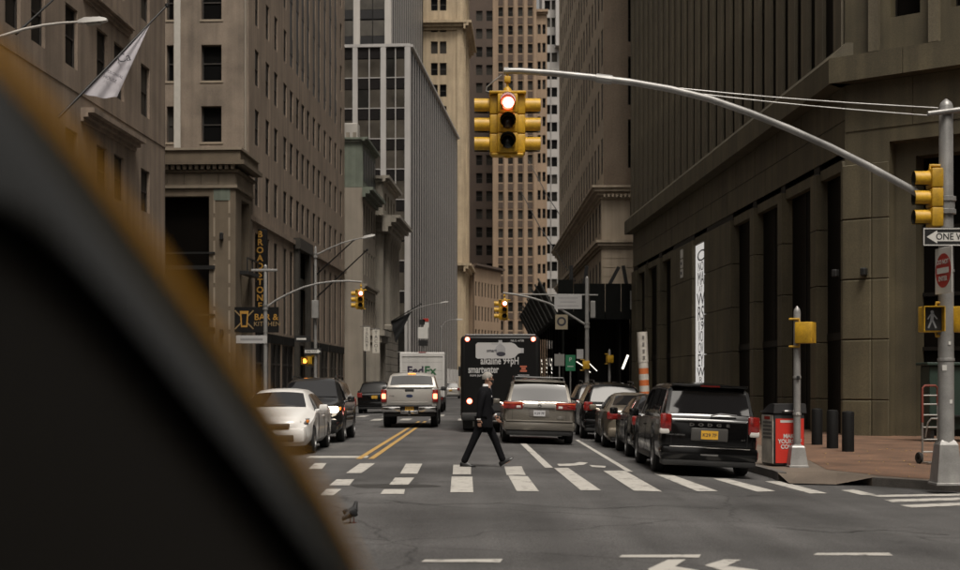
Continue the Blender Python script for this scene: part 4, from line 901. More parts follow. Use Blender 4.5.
# white flag on the near left facade: anchor on the facade, staff leans out over the street
fb = 49.6; fa = Vector((XL(fb)+.1, fb, ZY(118, fb)))
ft = P(167, 5.5, 52.0)
def along(t_): return lerp(fa, ft, t_)
def pt_on(x):     # point of the staff that shows at photo column x
    lo, hi = 0, 1
    for _ in range(30):
        m_ = (lo+hi)/2; p = along(m_); (lo, hi) = (m_, hi) if CX+F*p.x/p.y < x else (lo, m_)
    return along(lo)
fA, fB = pt_on(82.5), pt_on(151); fC = P(117, 97, lerp(fA.y, fB.y, .3))
FLAGW = mat('white_flag_cloth', (.34, .325, .35), .85, var=.1, scale=2)
flag('flag', 'limp white flag with dark script lettering on stone building', (fa, ft), (fA, fB, fC), FLAGW, prints=None)
fl = bpy.data.objects['flag']
for s_, sz, px, py, rot in (('Ca', .46, 124, 58, -12), ('COLONIAL', .15, 114, 74, 24), ('HOUSE', .17, 110, 79, 24)):
    ray = P(px, py, 1.0)-Vector((0, 0, H)); nn_ = (fB-fA).cross(fC-fA); p = Vector((0, 0, H))+ray*(nn_.dot(fA-Vector((0, 0, H)))/nn_.dot(ray)); p = p-(p-Vector((0, 0, H))).normalized()*.2; text('print', s_, sz, T(*p) @ RY(R(rot)), mat('flag_ink', (.05, .05, .06), .8), fl, .002, .0)
fa2 = Vector((XL(45.6)+.1, 45.6, ZY(34, 45.6))); flag('flagpole', 'bare dark flagpole on stone building above street light arm', (fa2, P(66, -12, 48)), None, None, 'flagpole')
# bare dark poles over the shops and the black flag
for (x0, y0, x1, y1, d, lab) in ((316, 275, 354, 240, 97, 'upper bare dark flagpole slanting from limestone office block'), (316, 298, 367, 250, 96, 'lower bare dark flagpole slanting from limestone office block')):
    flag('flagpole', lab, (P(x0, y0, d), P(x1, y1, d-3)), None, None, 'flagpole', rp=.06)
dk = 138; flag('flag', 'large black flag hanging on slanted staff beside bank building', (P(385, 325, dk), P(421, 304, dk-3)), (P(391, 322, dk-.5), P(412, 311, dk-2), P(396, 343, dk-1)), mat('black_flag_cloth', (.012, .012, .013), .85), rp=.06)
# little cluster of signs on the lamp post above the truck
c_ = P(423, 330, 118); o = thing('sign_cluster', T(c_.x, 118, -.03), 'post with mixed red white and grey signs above delivery truck', 'sign')
Mo = T(c_.x, 118, 0); part('post', MB().tube([(0, .05, -.03), (0, .05, ZY(317, 118))], .05, 8), GREYPOLE, o, Mo)
for x, y, wd, h_, m_ in ((-.1, 322, .55, .5, 'k'), (.25, 320, .5, .28, 'r'), (.28, 325, .45, .45, 'w'), (.0, 333, .9, 1.0, 'w'), (.0, 343, .8, .5, 'k')):
    part('plate', MB().rbox(x-wd/2, x+wd/2, -.05, -.02, ZY(y, 118)-h_/2, ZY(y, 118)+h_/2, .01, seg=1), {'k': BSIGN, 'r': RSIGN, 'w': WSIGN}[m_], o, Mo)

# ================================================================== sidewalk shed along the brick block
ds0 = 87.0; sh = thing('sidewalk_shed', T(5.6, ds0, SWZ), 'black sidewalk shed with sloping parapet panels under brick block', 'shed')
SHED = mat('black_shed_plywood', (.0075, .008, .0072), .75, spec=.08, var=.25, scale=1.2, fine=.2); zsb, zst = 5.9, 8.0; x0s, x1s = 5.0, 10.1; LS = 46
part('deck', MB().box(x0s, x1s, ds0, ds0+LS, zsb, zsb+.3), SHED, sh)
for k in range(5): part('parapet_board', MB().box(x0s+.02+k*1.02, x0s+1.0+k*1.02, ds0-.12, ds0-.002, zsb-.2, zst+(.25 if k in (0,) else 0)), SHED, sh)
for k in range(9):     # sloping panels along the street side, leaning out over the kerb, with gaps
    y0 = ds0+.3+k*5.1; part('sloping_panel', MB().prism([(x0s-.02, y0, zsb+.1), (x0s-.02, y0+4.75, zsb+.1), (x0s-1.15, y0+4.75, zst+.15), (x0s-1.15, y0, zst+.15)], (.08, 0, .03)), SHED, sh)
    part('panel_rib', MB().tube([(x0s-.1, y0-.12, zsb+.1), (x0s-1.25, y0-.12, zst+.35)], .07, 4), mat('shed_grey_rib', (.05, .05, .047), .6), sh)
for k in range(13):
    for xx in (x0s+.3, x1s-.4): part('post', MB().box(xx, xx+.14, ds0+.1+k*3.8, ds0+.24+k*3.8, SWZ, zsb), SHED, sh)
part('shade_hoarding', MB().box(x1s-1.0, x1s-.9, ds0+1, ds0+LS, SWZ, zsb), BLACKM, sh); part('shade_hoarding', MB().box(x0s+.5, x1s-1.0, ds0+16, ds0+16.1, SWZ, zsb), BLACKM, sh); part('shade_hoarding', MB().box(x0s+1.6, x1s, ds0+4.3, ds0+4.4, SWZ, zsb), BLACKM, sh)  # black hoarding, with cross boards added to draw the shed's dark interior
for k, (xx, tl) in enumerate(((5.9, 0), (6.8, 8), (8.6, 28), (9.4, -10))): part('upright_beam', MB().mbox(T(xx, ds0+.3, zst+.4) @ RY(R(tl)), .22, .2, 1.6), BLACK, sh)
TUBEL = mat('work_light_tube', (.9, .88, .82), .4, emit=(1, .92, .8), es=1.0)
def lamp(label, a_, b2_, r):
    a_, b2_ = Vector(a_), Vector(b2_); o = tag(part('work_light', MB().tube([a_, b2_], r, 6), TUBEL), label, 'lamp', 'work lights under the shed'); return o
for x, y, x2, y2, d in ((576.5, 361.5, 584, 366.5, 90), (588, 362, 597, 371, 90), (583.5, 367, 590.5, 372.5, 91)): lamp('slanting white tube light glowing under black sidewalk shed', P(x, y, d), P(x2, y2, d), .028)
o = tag(part('work_light', MB().tube([P(622.5, 369, 89), P(628, 355, 89)], .075, 6), TUBEL), 'bright upright slanted tube light beside striped steam chimney', 'lamp')
for k in range(16):
    x = 542+(k % 4)*4.6+rnd.uniform(-.6, .6); y = 359+(k//4)*4.2+rnd.uniform(-.5, .5); tag(part('work_light', MB().tube([P(x, y, 100), P(x+rnd.uniform(0, 1.0), y+rnd.uniform(1.0, 2.6), 100)], .02, 5), TUBEL), 'tiny white lamp glowing deep inside black sidewalk shed', 'lamp', 'tiny lamps deep in the shed')
# signs in front of the shed
for lab, x, y, d, w_, h_, m_, nm in (('green parking sign below black sidewalk shed', 570.5, 363, 72, .52, .85, GSIGN, 'parking_sign'), ('tan round emblem banner hanging before black shed', 561.5, 322, 78, .72, .85, mat('tan_banner', (.26, .22, .15), .7), 'emblem_banner'),
    ('pale notice board beside green parking sign', 559.5, 360, 74, .55, .65, mat('pale_sign2', (.2, .195, .18), .6), 'notice_board'), ('small pale notice above green parking sign', 580, 354, 71.5, .36, .5, mat('pale_sign', (.36, .355, .35), .5), 'notice'), ('white notice hanging on granite pier beside shed', 634, 300, 86.4, .5, 1.2, mat('pale_sign2', (.2, .195, .18), .6), 'notice')):
    c_ = P(x, y, d); o = board(nm, lab, T(*c_), w_, h_, m_)
    if nm == 'parking_sign': text('lettering', 'P', .3, T(c_.x, c_.y-.003, c_.z+.18), WSIGN, o, .001); part('arrow', MB().box(-.16, .16, -.004, -.001, -.2, -.16), WSIGN, o, T(*c_))
    if nm == 'emblem_banner': part('emblem', MB().lathe([(.16, 0), (.27, 0)], 20, T(0, -.004, .03) @ RX(R(90))), PRINT, o, T(*c_))
    if nm in ('parking_sign', 'notice_board'): part('post', MB().tube([(0, .05, -c_.z+SWZ), (0, .05, .4)], .035, 6), GREYPOLE, o, T(*c_))
# striped steam chimney
dst = 52.0; sb_ = P(644.5, 395, dst); stp = P(642, 332, dst); ax = stp-sb_
sc_ = thing('steam_chimney', T(*sb_), 'orange and white striped steam chimney tilted beside parked cars', 'steam chimney'); ORG = mat('chimney_orange', (.50, .13, .035), .6, var=.15, scale=4); WHT = mat('chimney_white', (.48, .45, .40), .6, var=.15, scale=4)
g_ = sb_.z-SWZ; b0 = sb_ - ax.normalized()*g_*1.02
for k in range(11):
    p_, q_ = lerp(b0, lerp(b0, stp, .68), k/11), lerp(b0, lerp(b0, stp, .68), (k+1)/11); part('stripe', MB().tube([p_-sb_, q_-sb_], .19, 14), ORG if k % 2 else WHT, sc_, T(*sb_), 40)
p_ = lerp(b0, stp, .68); part('top_sleeve', MB().tube([p_-sb_, stp-sb_], .2, 14), WHT, sc_, T(*sb_), 40)
for k in range(4): c_ = lerp(p_, stp, .15+.22*k)-sb_; part('print', MB().box(c_.x-.03, c_.x+.05, c_.y-.215, c_.y-.2, c_.z-.06, c_.z+.07), mat('grey_print2', (.14, .13, .12), .6), sc_, T(*sb_))

# ================================================================== corner furniture
bp = G(783, 465.5, SWZ); Mb_ = T(*bp) @ RZ(R(10)) 
bn = thing('litter_bin', Mb_, 'solar litter bin with red poster panel beside short signal post', 'bin')
part('body', MB().rbox(-.32, .32, -.33, .33, .02, 1.06, .03), mat('bin_black', (.02, .02, .021), .45), bn, Mb_, 30)
part('side_panel', MB().box(-.335, -.322, -.29, .29, .06, 1.02), mat('bin_white_side', (.52, .48, .42), .55, var=.35, scale=3), bn, Mb_)
part('red_poster', MB().box(-.295, .295, -.343, -.332, .07, .95), mat('red_poster', (.52, .03, .018), .5), bn, Mb_); part('poster_strip', MB().box(-.2, .22, -.346, -.344, .87, .92), WSIGN, bn, Mb_)
for k, s_ in enumerate(('MAKE', 'YOURSELF', 'COUNT')): text('lettering', s_, .115, Mb_ @ T(.0, -.348, .60-.105*k), WSIGN, bn, .001, .004, sx=.92)
cp = MB()
for i in range(9):
    t_ = i/8; cp.v += [(-.345, lerp(-.36, .36, t_), 1.06), (.345, lerp(-.36, .36, t_), 1.06), (.33, lerp(-.36, .36, t_), 1.10+.15*math.sin(math.pi*min(1, .35+t_*.8))), (-.33, lerp(-.36, .36, t_), 1.10+.15*math.sin(math.pi*min(1, .35+t_*.8)))]
for i in range(8):
    for k in range(4): cp.f.append((4*i+k, 4*i+(k+1) % 4, 4*i+4+(k+1) % 4, 4*i+4+k)); cp.m.append(0)
cp.f += [(0, 1, 2, 3), (35, 34, 33, 32)]; cp.m += [0, 0]
part('hopper_lid', cp, mat('bin_lid', (.035, .035, .036), .4), bn, Mb_, 40); part('hopper_handle', MB().tube([(-.16, -.37, 1.1), (-.14, -.41, 1.1), (.14, -.41, 1.1), (.16, -.37, 1.1)], .018, 6), CHROME, bn, Mb_, 40); part('foot_pedal', MB().box(-.1, .1, -.39, -.345, .03, .06), BLACK, bn, Mb_)
for k in range(5): part('side_print', MB().box(-.338, -.3355, -.22, .22, .55+.075*k, .595+.075*k), mat('grey_print2', (.14, .13, .12), .6), bn, Mb_)
part('side_logo', MB().box(-.338, -.3355, -.15, .15, .93, .99), RSIGN, bn, Mb_)
# the bin's twin side compartment
bo = [(817, 445, 'beside litter bin'), (832.5, 448.5, 'between its two neighbours'), (848, 451.8, 'nearest granite corner pier')]
for x, y, wh in bo:
    p = G(x, y, SWZ); tag(part('bollard', MB().lathe([(0, .0), (.145, 0), (.145, .93), (.135, .96), (.11, .975), (0, .985)], 18), mat('bollard_black', (.006, .006, .006), .6, var=.2, scale=5, spec=.2), None, T(*p), 40), 'black round steel bollard on brick plaza, ' + wh, 'bollard', 'bollards on the brick plaza')
# cabinet and hand truck behind the mast arm pole
cb = G(946, 442, SWZ); Mb_ = T(cb.x+.35, cb.y+.3, SWZ)
cg = thing('green_cabinet', Mb_, 'dark green vending cabinet behind mast arm pole base', 'cabinet'); GCAB = mat('dark_green_paint', (.012, .028, .02), .5, var=.15, scale=2)
part('body', MB().rbox(-.85, .85, -.4, .4, .35, 2.15, .03), GCAB, cg, Mb_); part('roof', MB().rbox(-.95, .95, -.5, .5, 2.15, 2.24, .02), GCAB, cg, Mb_); part('leg', MB().box(-.8, -.7, -.35, .35, 0, .35), BLACK, cg, Mb_); part('leg', MB().box(.7, .8, -.35, .35, 0, .35), BLACK, cg, Mb_)
part('shelf', MB().box(-.9, .9, -.62, -.402, .72, .76), BLACK, cg, Mb_); part('paper_bag', MB().rbox(-.62, -.38, -.6, -.42, .762, .84, .03), mat('paper', (.5, .42, .25), .8), cg, Mb_)
ht = G(930, 464, SWZ); Mb_ = T(*ht) @ RZ(R(12)) 
hc = thing('hand_truck', Mb_, 'folded metal hand truck with red upper frame on brick plaza', 'hand truck'); ALU = mat('brushed_aluminium', (.33, .32, .30), .35, metal=.7)
REDF = mat('red_frame', (.15, .03, .018), .6)
part('frame', MB().tube([(-.17, 0, .05), (-.17, .0, .85)], .022, 8).tube([(.17, 0, .05), (.17, .0, 1.2)], .022, 8), ALU, hc, Mb_, 40); part('upper_frame', MB().tube([(-.17, 0, .85), (-.17, 0, 1.55), (-.12, 0, 1.6), (.12, 0, 1.6), (.17, 0, 1.55), (.17, 0, 1.2)], .025, 8), REDF, hc, Mb_, 40)
for z_ in (.25, .5, .75, 1.0, 1.22, 1.4): part('rung', MB().tube([(-.17, 0, z_), (.17, 0, z_)], .018, 6), ALU, hc, Mb_)
part('toe_plate', MB().box(-.2, .2, -.28, .0, .03, .05), ALU, hc, Mb_); part('handle_loop', MB().tube([(-.12, -.03, .55), (-.12, -.12, .85), (-.06, -.14, .93), (.12, -.14, .93), (.16, -.03, .9)], .018, 6), ALU, hc, Mb_, 40)
for s_ in (-1, 1): part('wheel', MB().lathe([(.03, -.025), (.11, -.03), (.125, 0), (.11, .03), (.03, .025)], 16, T(.21*s_, .06, .125) @ RY(R(90))), TYRE, hc, Mb_, 40)

for lab, a_, c_ in (('upper thin cable slanting down to brick block before striped tower', (528, 160, 200), (583, 250, 112)), ('lower thin cable slanting down to brick block before striped tower', (520, 190, 200), (575, 281, 112))):
    tag(part('overhead_cable', MB().tube([P(*a_), lerp(P(*a_), P(*c_), .5)+Vector((0, 0, -.5)), P(*c_)], .05, 5), BLACK), lab, 'cable')
# ================================================================== vehicles
def paint(name, col, metal=.0, rough=.35, coat=.6): return mat(name, col, rough, metal, coat=coat, spec=.3, fine=.06, fscale=300, var=.05, scale=2)
class Car:
    """lofted body; local: rear bumper at y=0, front at y=L, ground z=0"""
    def __init__(s, name, label, cat, X, d, yaw, pm, L, prof, belt, hw, rw, z0, axles, r, tw=.22, z=None, group=None, tilt=True, root=None):
        s.L, s.prof, s.belt, s.hw, s.rw, s.z0, s.axles, s.r, s.pm = L, prof, belt, hw, rw, z0, axles, r, pm
        s.zroof = max(p[1] for p in prof); gz = crown(X) if z is None else z
        roll = math.atan(.007*(X+2.4)) if tilt else 0
        s.M = T(X, d, gz) @ RY(roll) @ RZ(yaw); s.o = thing(name, s.M, label, cat, group); s.tw = tw
        s.body(); s.wheels()
    def low(s, y):
        z = s.z0
        for a in s.axles:
            q = (s.r+.06)**2-(y-a)**2
            if q > 0: z = max(z, s.r*.96+math.sqrt(q))
        return z
    def sec(s, y):
        zt, zb, w = lin(s.prof, y), lin(s.belt, y), lin(s.hw, y); zs = min(zb, zt-.04); z0 = min(s.low(y), zs-.06)
        t = max(0, min(1, (zt-zs)/(s.zroof-zs))); we = lerp(w-.07, s.rw, t); zm = z0+.5*(zs-z0)
        zl = min(z0+.12, zs-.03); edge = min(.09, (zt-zs)*.4)
        return [(0, z0), (w-.13, z0), (w-.025, zl), (w, zm), (w-.012, zs-.012), (w-.05, zs+.012*(t > .05)), (we, zt-edge), (we-.11, zt-edge*.18), (we*.45, zt+.015*t), (0, zt+.022*t)]
    def body(s):
        ys = {0, s.L, *[p[0] for p in s.prof], *[p[0] for p in s.belt], *[p[0] for p in s.hw]}
        for a in s.axles:
            rr = s.r+.06
            for k in range(13): ys.add(a+rr*math.cos(math.pi*k/12))
            ys.add(a-rr-.004); ys.add(a+rr+.004)
        k = 0
        while k < s.L: ys.add(k); k += .2
        ys = sorted(y for y in ys if 0 <= y <= s.L); out = []
        for y in ys:
            if not out or y-out[-1] > .003: out.append(y)
        ys = out; mb = MB(); n = 18
        for y in ys:
            q = s.sec(y); ring = [(x, y, z) for x, z in q] + [(-x, y, z) for x, z in q[-2:0:-1]]
            mb.v += ring
        for j in range(len(ys)-1):
            for i in range(n):
                mb.f.append((j*n+i, j*n+(i+1) % n, (j+1)*n+(i+1) % n, (j+1)*n+i)); mb.m.append(1 if i in (0, 17) else 0)
        mb.f.append(tuple(range(n-1, -1, -1))); mb.m.append(0); mb.f.append(tuple((len(ys)-1)*n+i for i in range(n))); mb.m.append(0)
        s.b = part('body', mb, [s.pm, UNDER], s.o, s.M, 38)
        w = min(v for _, v in s.hw[1:-1])-.16; part('underbody', MB().box(-w, w, .35, s.L-.35, s.z0-.03, s.z0+.25), UNDER, s.o, s.M)
    def wheels(s):
        r, tw = s.r, s.tw; k = ('wh', round(r, 3), round(tw, 3))
        if k not in WC:
            ty = MB().lathe([(r*.62, -tw/2+.02), (r*.70, -tw/2), (r*.92, -tw/2+.005), (r, -tw/2+.04), (r, tw/2-.04), (r*.92, tw/2-.005), (r*.70, tw/2), (r*.62, tw/2-.02)], 28, RY(R(90))).mesh('tyre', TYRE, 35)
            ri = MB()
            for sd_ in (-1, 1):
                x = sd_*(tw/2-.015); Mx = T(x, 0, 0) @ RY(R(90)*sd_); ri.lathe([(r*.66, .0), (r*.62, .012), (r*.58, -.03)], 28, Mx); ri.lathe([(0, .0), (r*.13, 0), (r*.15, -.02)], 12, Mx); ri.lathe([(0, -.06), (r*.6, -.06)], 20, Mx, 1)
                for q in range(5): ri.mbox(Mx @ RZ(2*math.pi*q/5) @ T(r*.36, 0, -.012), r*.5, r*.17, .02)
            WC[k] = (ty, ri.mesh('rim', [RIM, UNDER], 35), MB().lathe([(.0, -tw*.3), (.05, -tw*.3), (.05, tw*.3), (0, tw*.3)], 10, RY(R(90))).mesh('wheel', UNDER))
        ty, ri, hub = WC[k]
        for a in s.axles:
            w = lin(s.hw, a)
            for sd_ in (-1, 1):
                Mw = s.M @ T(sd_*(w-tw/2-.015), a, r); o = mk('wheel', hub, s.o, Mw); mk('tyre', ty, o, Mw); mk('rim', ri, o, Mw)
    def p(s, name, mb, m, smooth=30): return part(name, mb, m, s.o, s.M, smooth)
    def mir(s, name, f, m, smooth=30):
        for sd_ in (1, -1):
            mb = f(); mb.v = [(x*sd_, y, z) for x, y, z in mb.v]; s.p(name, mb, m, smooth)
    def side_glass(s, yb0, yb1, yt0, yt1, v0=.1, v1=.93, name='side_window', m=None):
        for sd_ in (-1, 1):
            mb = MB(); nu, nvv = 8, 4
            for j in range(nvv+1):
                v = j/nvv
                for i in range(nu+1):
                    y = lerp(lerp(yb0, yb1, i/nu), lerp(yt0, yt1, i/nu), v); q = s.sec(y); a_, c_ = q[5], q[6]; vv = lerp(v0, v1, v)
                    mb.v.append((sd_*(lerp(a_[0], c_[0], vv)+.008), y, lerp(a_[1], c_[1], vv)+.003))
            for j in range(nvv):
                for i in range(nu): mb.f.append((j*(nu+1)+i, j*(nu+1)+i+1, (j+1)*(nu+1)+i+1, (j+1)*(nu+1)+i)); mb.m.append(0)
            s.p(name, mb, m or CGLASS, 60)
    def end_glass(s, ya, yb, name='rear_window', inset=.1, fwd=-1, m=None, off=.012):
        mb = MB(); nu, nvv = 10, 6
        for j in range(nvv+1):
            y = lerp(ya, yb, j/nvv); q = s.sec(y); z0_ = q[9][1]; dz = lin(s.prof, y+.02)-lin(s.prof, y-.02); nn = Vector((0, -dz, .04)).normalized()
            for i in range(nu+1):
                x = lerp(-1, 1, i/nu)*(q[6][0]-inset); z = lerp(z0_, q[7][1], abs(x/q[7][0])**2)
                mb.v.append((x, y+nn.y*off, z+nn.z*off))
        for j in range(nvv):
            for i in range(nu): mb.f.append((j*(nu+1)+i, j*(nu+1)+i+1, (j+1)*(nu+1)+i+1, (j+1)*(nu+1)+i)); mb.m.append(0)
        return s.p(name, mb, m or CGLASS, 60)
    def mirrors(s, y, z, m=None):
        w = lin(s.hw, y)
        s.mir('door_mirror', lambda: MB().rbox(w+.02, w+.22, y-.07, y+.05, z, z+.16, .04).tube([(w-.1, y, z+.02), (w+.06, y, z+.04)], .03, 6), m or s.pm, 40)
    def plate(s, z, y=-.02, m=None, txt=True, yaw=0):
        m = m or PLATEY; o = s.p('licence_plate', MB().box(-.155, .155, y-.012, y, z-.078, z+.078), m)
        if txt: text('plate_print', rnd.choice(('T64 8C', 'K29 7F', 'H81 3M')), .09, s.M @ T(0, y-.0135, z-.005), PRINT, o, .0005, .001)
    def seams(s, ys, z0, z1):
        for y in ys:
            for sd_ in (-1, 1):
                w = [q for q in s.sec(y)]; mb = MB(); zb = w[4][1]; zl = max(z0, w[2][1])
                mb.box(sd_*(w[3][0]+.002)-.003, sd_*(w[3][0]+.002)+.003, y-.006, y+.006, zl, zb-.05); s.p('door_seam', mb, UNDER, None)

BLKP = paint('black_car_paint', (.003, .003, .0032), rough=.14, coat=.2); SILV = paint('silver_paint', (.215, .197, .17), .65, .27); SILV2 = paint('champagne_paint', (.18, .155, .12), .5, .36); WHTP = paint('white_car_paint', (.62, .61, .59)); DGRY = paint('dark_grey_paint', (.012, .012, .0125), rough=.2); TAXI = paint('taxi_yellow_paint', (.22, .105, .008)); WSIL = paint('pale_silver_paint', (.36, .345, .32), .3, .38)

# ---- black minivan at the kerb
c = Car('minivan', 'black minivan with yellow licence plate parked beside litter bin', 'minivan', 4.17, 24.75, R(-.6), BLKP, 4.95,
        [(0, .99), (.03, 1.06), (.10, 1.12), (.30, 1.62), (.36, 1.675), (.6, 1.70), (1.6, 1.725), (2.9, 1.70), (3.35, 1.60), (4.1, 1.13), (4.25, 1.08), (4.75, .92), (4.9, .78), (4.95, .62)],
        [(0, .96), (.1, 1.06), (3.5, 1.02), (4.2, .98), (4.95, .6)], [(0, .80), (.04, .87), (.15, .905), (.6, .92), (4.3, .92), (4.7, .85), (4.95, .6)], .73, .24, (1.08, 3.95), .335)
c.end_glass(.115, .285, inset=.075)
c.side_glass(.55, 1.25, .62, 1.25); c.side_glass(1.32, 2.3, 1.32, 2.28); c.side_glass(2.38, 3.75, 2.36, 3.2)
c.p('spoiler', MB().rbox(-.70, .70, .16, .62, 1.645, 1.70, .025), BLKP); c.p('brake_lamp', MB().box(-.18, .18, .153, .16, 1.655, 1.685), mat('dark_red_lens', (.08, .006, .005), .2))
c.mir('tail_lamp', lambda: MB().rbox(.70, .912, -.035, .14, .80, 1.14, .035), TLRED, 40); c.mir('reverse_lamp', lambda: MB().rbox(.73, .915, -.04, .13, .765, .875, .03), TLCLEAR)
c.p('rear_bumper', MB().rbox(-.90, .90, -.10, .30, .30, .56, .07), BLKP); c.p('bumper_chrome', MB().rbox(-.74, .74, -.108, -.05, .535, .56, .012), CHROME); c.p('bumper_step', MB().rbox(-.86, .86, -.07, .3, .2, .34, .04), TRIM)
c.p('plate_recess', MB().rbox(-.34, .34, -.018, .05, .66, .90, .02), mat('gloss_grey', (.055, .053, .05), .3)); c.plate(.775, -.02)
for k, ch in enumerate('DODGE'): text('badge_letter', ch, .075, c.M @ T(-.33+.165*k, -.012, .955), CHROME, c.o, .004, .004, sx=1.6)
text('badge', 'GRAND CARAVAN', .04, c.M @ T(-.62, -.012, .76), mat('dull_chrome', (.2, .2, .2), .4, metal=.6), c.o, .003); text('badge', 'SXT', .045, c.M @ T(.62, -.012, .70), CHROME, c.o, .003)
c.p('tailgate_seam', MB().box(-.70, -.692, -.004, .02, .58, 1.05).box(.692, .70, -.004, .02, .58, 1.05).box(-.7, .7, -.004, .02, .575, .583), UNDER)
c.p('wiper', MB().tube([(.02, .06, 1.13), (.2, .065, 1.17), (.5, .07, 1.15)], .014, 6), BLACK); c.p('rear_reflector', MB().box(-.16, .16, -.104, -.1, .40, .425), CHROME)
c.mirrors(3.45, 1.0); c.seams((1.28, 2.34, 3.5), .3, 1); c.mir('door_handle', lambda: MB().rbox(.915, .945, 2.42, 2.6, .86, .89, .01), BLKP); c.p('seat_back', MB().rbox(-.58, -.12, .46, .6, .9, 1.36, .1).rbox(.15, .55, .46, .6, .9, 1.3, .1), TRIM)
c.mir('side_sill', lambda: MB().rbox(.80, .915, 1.5, 3.5, .24, .36, .03), TRIM)

# ---- silver minivan in the lane
c = Car('minivan', 'silver minivan with roof rails driving behind walking man', 'minivan', 1.56, 36.0, 0, SILV, 5.05,
        [(0, .96), (.03, 1.04), (.10, 1.12), (.30, 1.58), (.40, 1.66), (.7, 1.71), (1.7, 1.745), (2.9, 1.72), (3.4, 1.60), (4.15, 1.14), (4.3, 1.08), (4.85, .92), (5.0, .78), (5.05, .6)],
        [(0, .94), (.1, 1.05), (3.5, 1.02), (4.2, .98), (5.05, .6)], [(0, .84), (.04, .91), (.15, .955), (.7, .985), (4.3, .985), (4.8, .9), (5.05, .64)], .74, .25, (1.05, 4.05), .335)
c.end_glass(.112, .31, inset=.09); c.side_glass(.55, 1.3, .68, 1.3); c.side_glass(1.37, 2.35, 1.37, 2.33); c.side_glass(2.42, 3.8, 2.4, 3.25)
c.mir('tail_lamp', lambda: MB().rbox(.44, .965, -.03, .12, .93, 1.13, .03), TLRED, 40); c.mir('lamp_insert', lambda: MB().rbox(.5, .62, -.036, .0, .96, 1.03, .015), TLCLEAR); c.mir('reflector_strip', lambda: MB().rbox(.40, .96, -.034, .0, 1.07, 1.10, .01), mat('orange_red_lens', (.55, .10, .03), .15))
c.p('chrome_garnish', MB().rbox(-.43, .43, -.05, .03, .97, 1.09, .03), WSIL); c.p('emblem', MB().lathe([(.03, 0), (.05, 0), (.05, .01), (.03, .01)], 16, T(0, -.052, 1.03) @ RX(R(90))), CHROME)
c.p('rear_bumper', MB().rbox(-.965, .965, -.11, .35, .36, .62, .08), SILV); c.p('bumper_ledge', MB().rbox(-.9, .9, -.125, .1, .60, .64, .015), SILV); c.p('lower_valance', MB().rbox(-.88, .88, -.06, .3, .24, .38, .04), TRIM)
c.p('plate_recess', MB().rbox(-.27, .27, -.012, .05, .73, .95, .02), mat('recess_grey', (.14, .13, .12), .4)); c.plate(.83, -.014, PLATEW); c.p('tailgate_seam', MB().box(-.72, -.712, -.004, .02, .64, .92).box(.712, .72, -.004, .02, .64, .92), UNDER)
text('badge', 'SIENNA', .05, c.M @ T(.56, -.012, .70), CHROME, c.o, .003); c.p('grey_lower_strip', MB().rbox(-.72, .62, -.04, .1, .22, .27, .02), mat('grey_plastic', (.12, .12, .115), .5))  # plain grey plastic strip at the bottom edge of the valance
for sd_ in (-1, 1): c.p('roof_rail', MB().tube([(sd_*.66, .5, 1.70), (sd_*.66, .62, 1.785), (sd_*.66, 2.5, 1.815), (sd_*.66, 2.75, 1.74)], .02, 6), BLACK)
c.p('roof_bar', MB().tube([(-.66, .75, 1.79), (.66, .75, 1.79)], .022, 6), BLACK); c.p('wiper', MB().tube([(-.05, .05, 1.14), (.42, .06, 1.15)], .014, 6), BLACK); c.mirrors(3.5, 1.0); c.seams((1.33, 2.38, 3.5), .3, 1)
c.p('spoiler', MB().rbox(-.69, .69, .27, .6, 1.655, 1.70, .022), SILV)
c.p('rear_headrest', MB().rbox(-.66, -.42, .5, .62, 1.05, 1.42, .08), TRIM)

# ---- pickup crossing the centre line
c = Car('pickup_truck', 'white pickup truck with lit brake lamps over the yellow line', 'pickup truck', -2.49, 47.7, R(.4), WSIL, 5.85,
        [(0, 1.34), (.02, 1.40), (1.72, 1.41), (1.75, 1.42), (1.80, 1.50), (1.93, 1.86), (2.05, 1.93), (2.4, 1.965), (3.4, 1.95), (3.7, 1.88), (4.35, 1.40), (4.5, 1.36), (5.6, 1.22), (5.8, 1.05), (5.85, .8)],
        [(0, 1.30), (1.75, 1.34), (4.4, 1.30), (5.85, .8)], [(0, .97), (.04, 1.0), (5.3, 1.0), (5.6, .95), (5.85, .8)], .80, .50, (1.25, 4.85), .40, .27)
c.end_glass(1.81, 1.925, inset=.1); c.side_glass(1.95, 2.85, 2.1, 2.85); c.side_glass(2.92, 4.2, 2.92, 3.65)
c.p('tailgate', MB().rbox(-.80, .80, -.05, .05, .80, 1.38, .03), WSIL); c.p('tailgate_crease', MB().rbox(-.66, .66, -.062, .0, .88, .92, .015).rbox(-.55, .55, -.058, .0, .955, .965, .005), WSIL); c.p('tailgate_top', MB().rbox(-.80, .80, -.055, .06, 1.375, 1.405, .012), TRIM)
c.p('tailgate_handle', MB().rbox(-.16, .16, -.065, .0, 1.29, 1.37, .02), TRIM); c.p('oval_emblem', MB().lathe([(0, .0), (.12, 0), (.125, -.01)], 24, T(0, -.056, 1.13) @ Matrix.Diagonal((1, 1, .45, 1)) @ RX(R(90))), mat('blue_oval', (.02, .03, .07), .3)); text('badge', 'F-150', .07, c.M @ T(-.62, -.055, 1.13), TRIM, c.o, .003)
c.mir('tail_lamp', lambda: MB().rbox(.81, 1.005, -.05, .16, .90, 1.36, .03), TLRED, 40); c.mir('brake_light', lambda: MB().rbox(.83, .985, -.06, .0, 1.02, 1.22, .03), TLLIT)
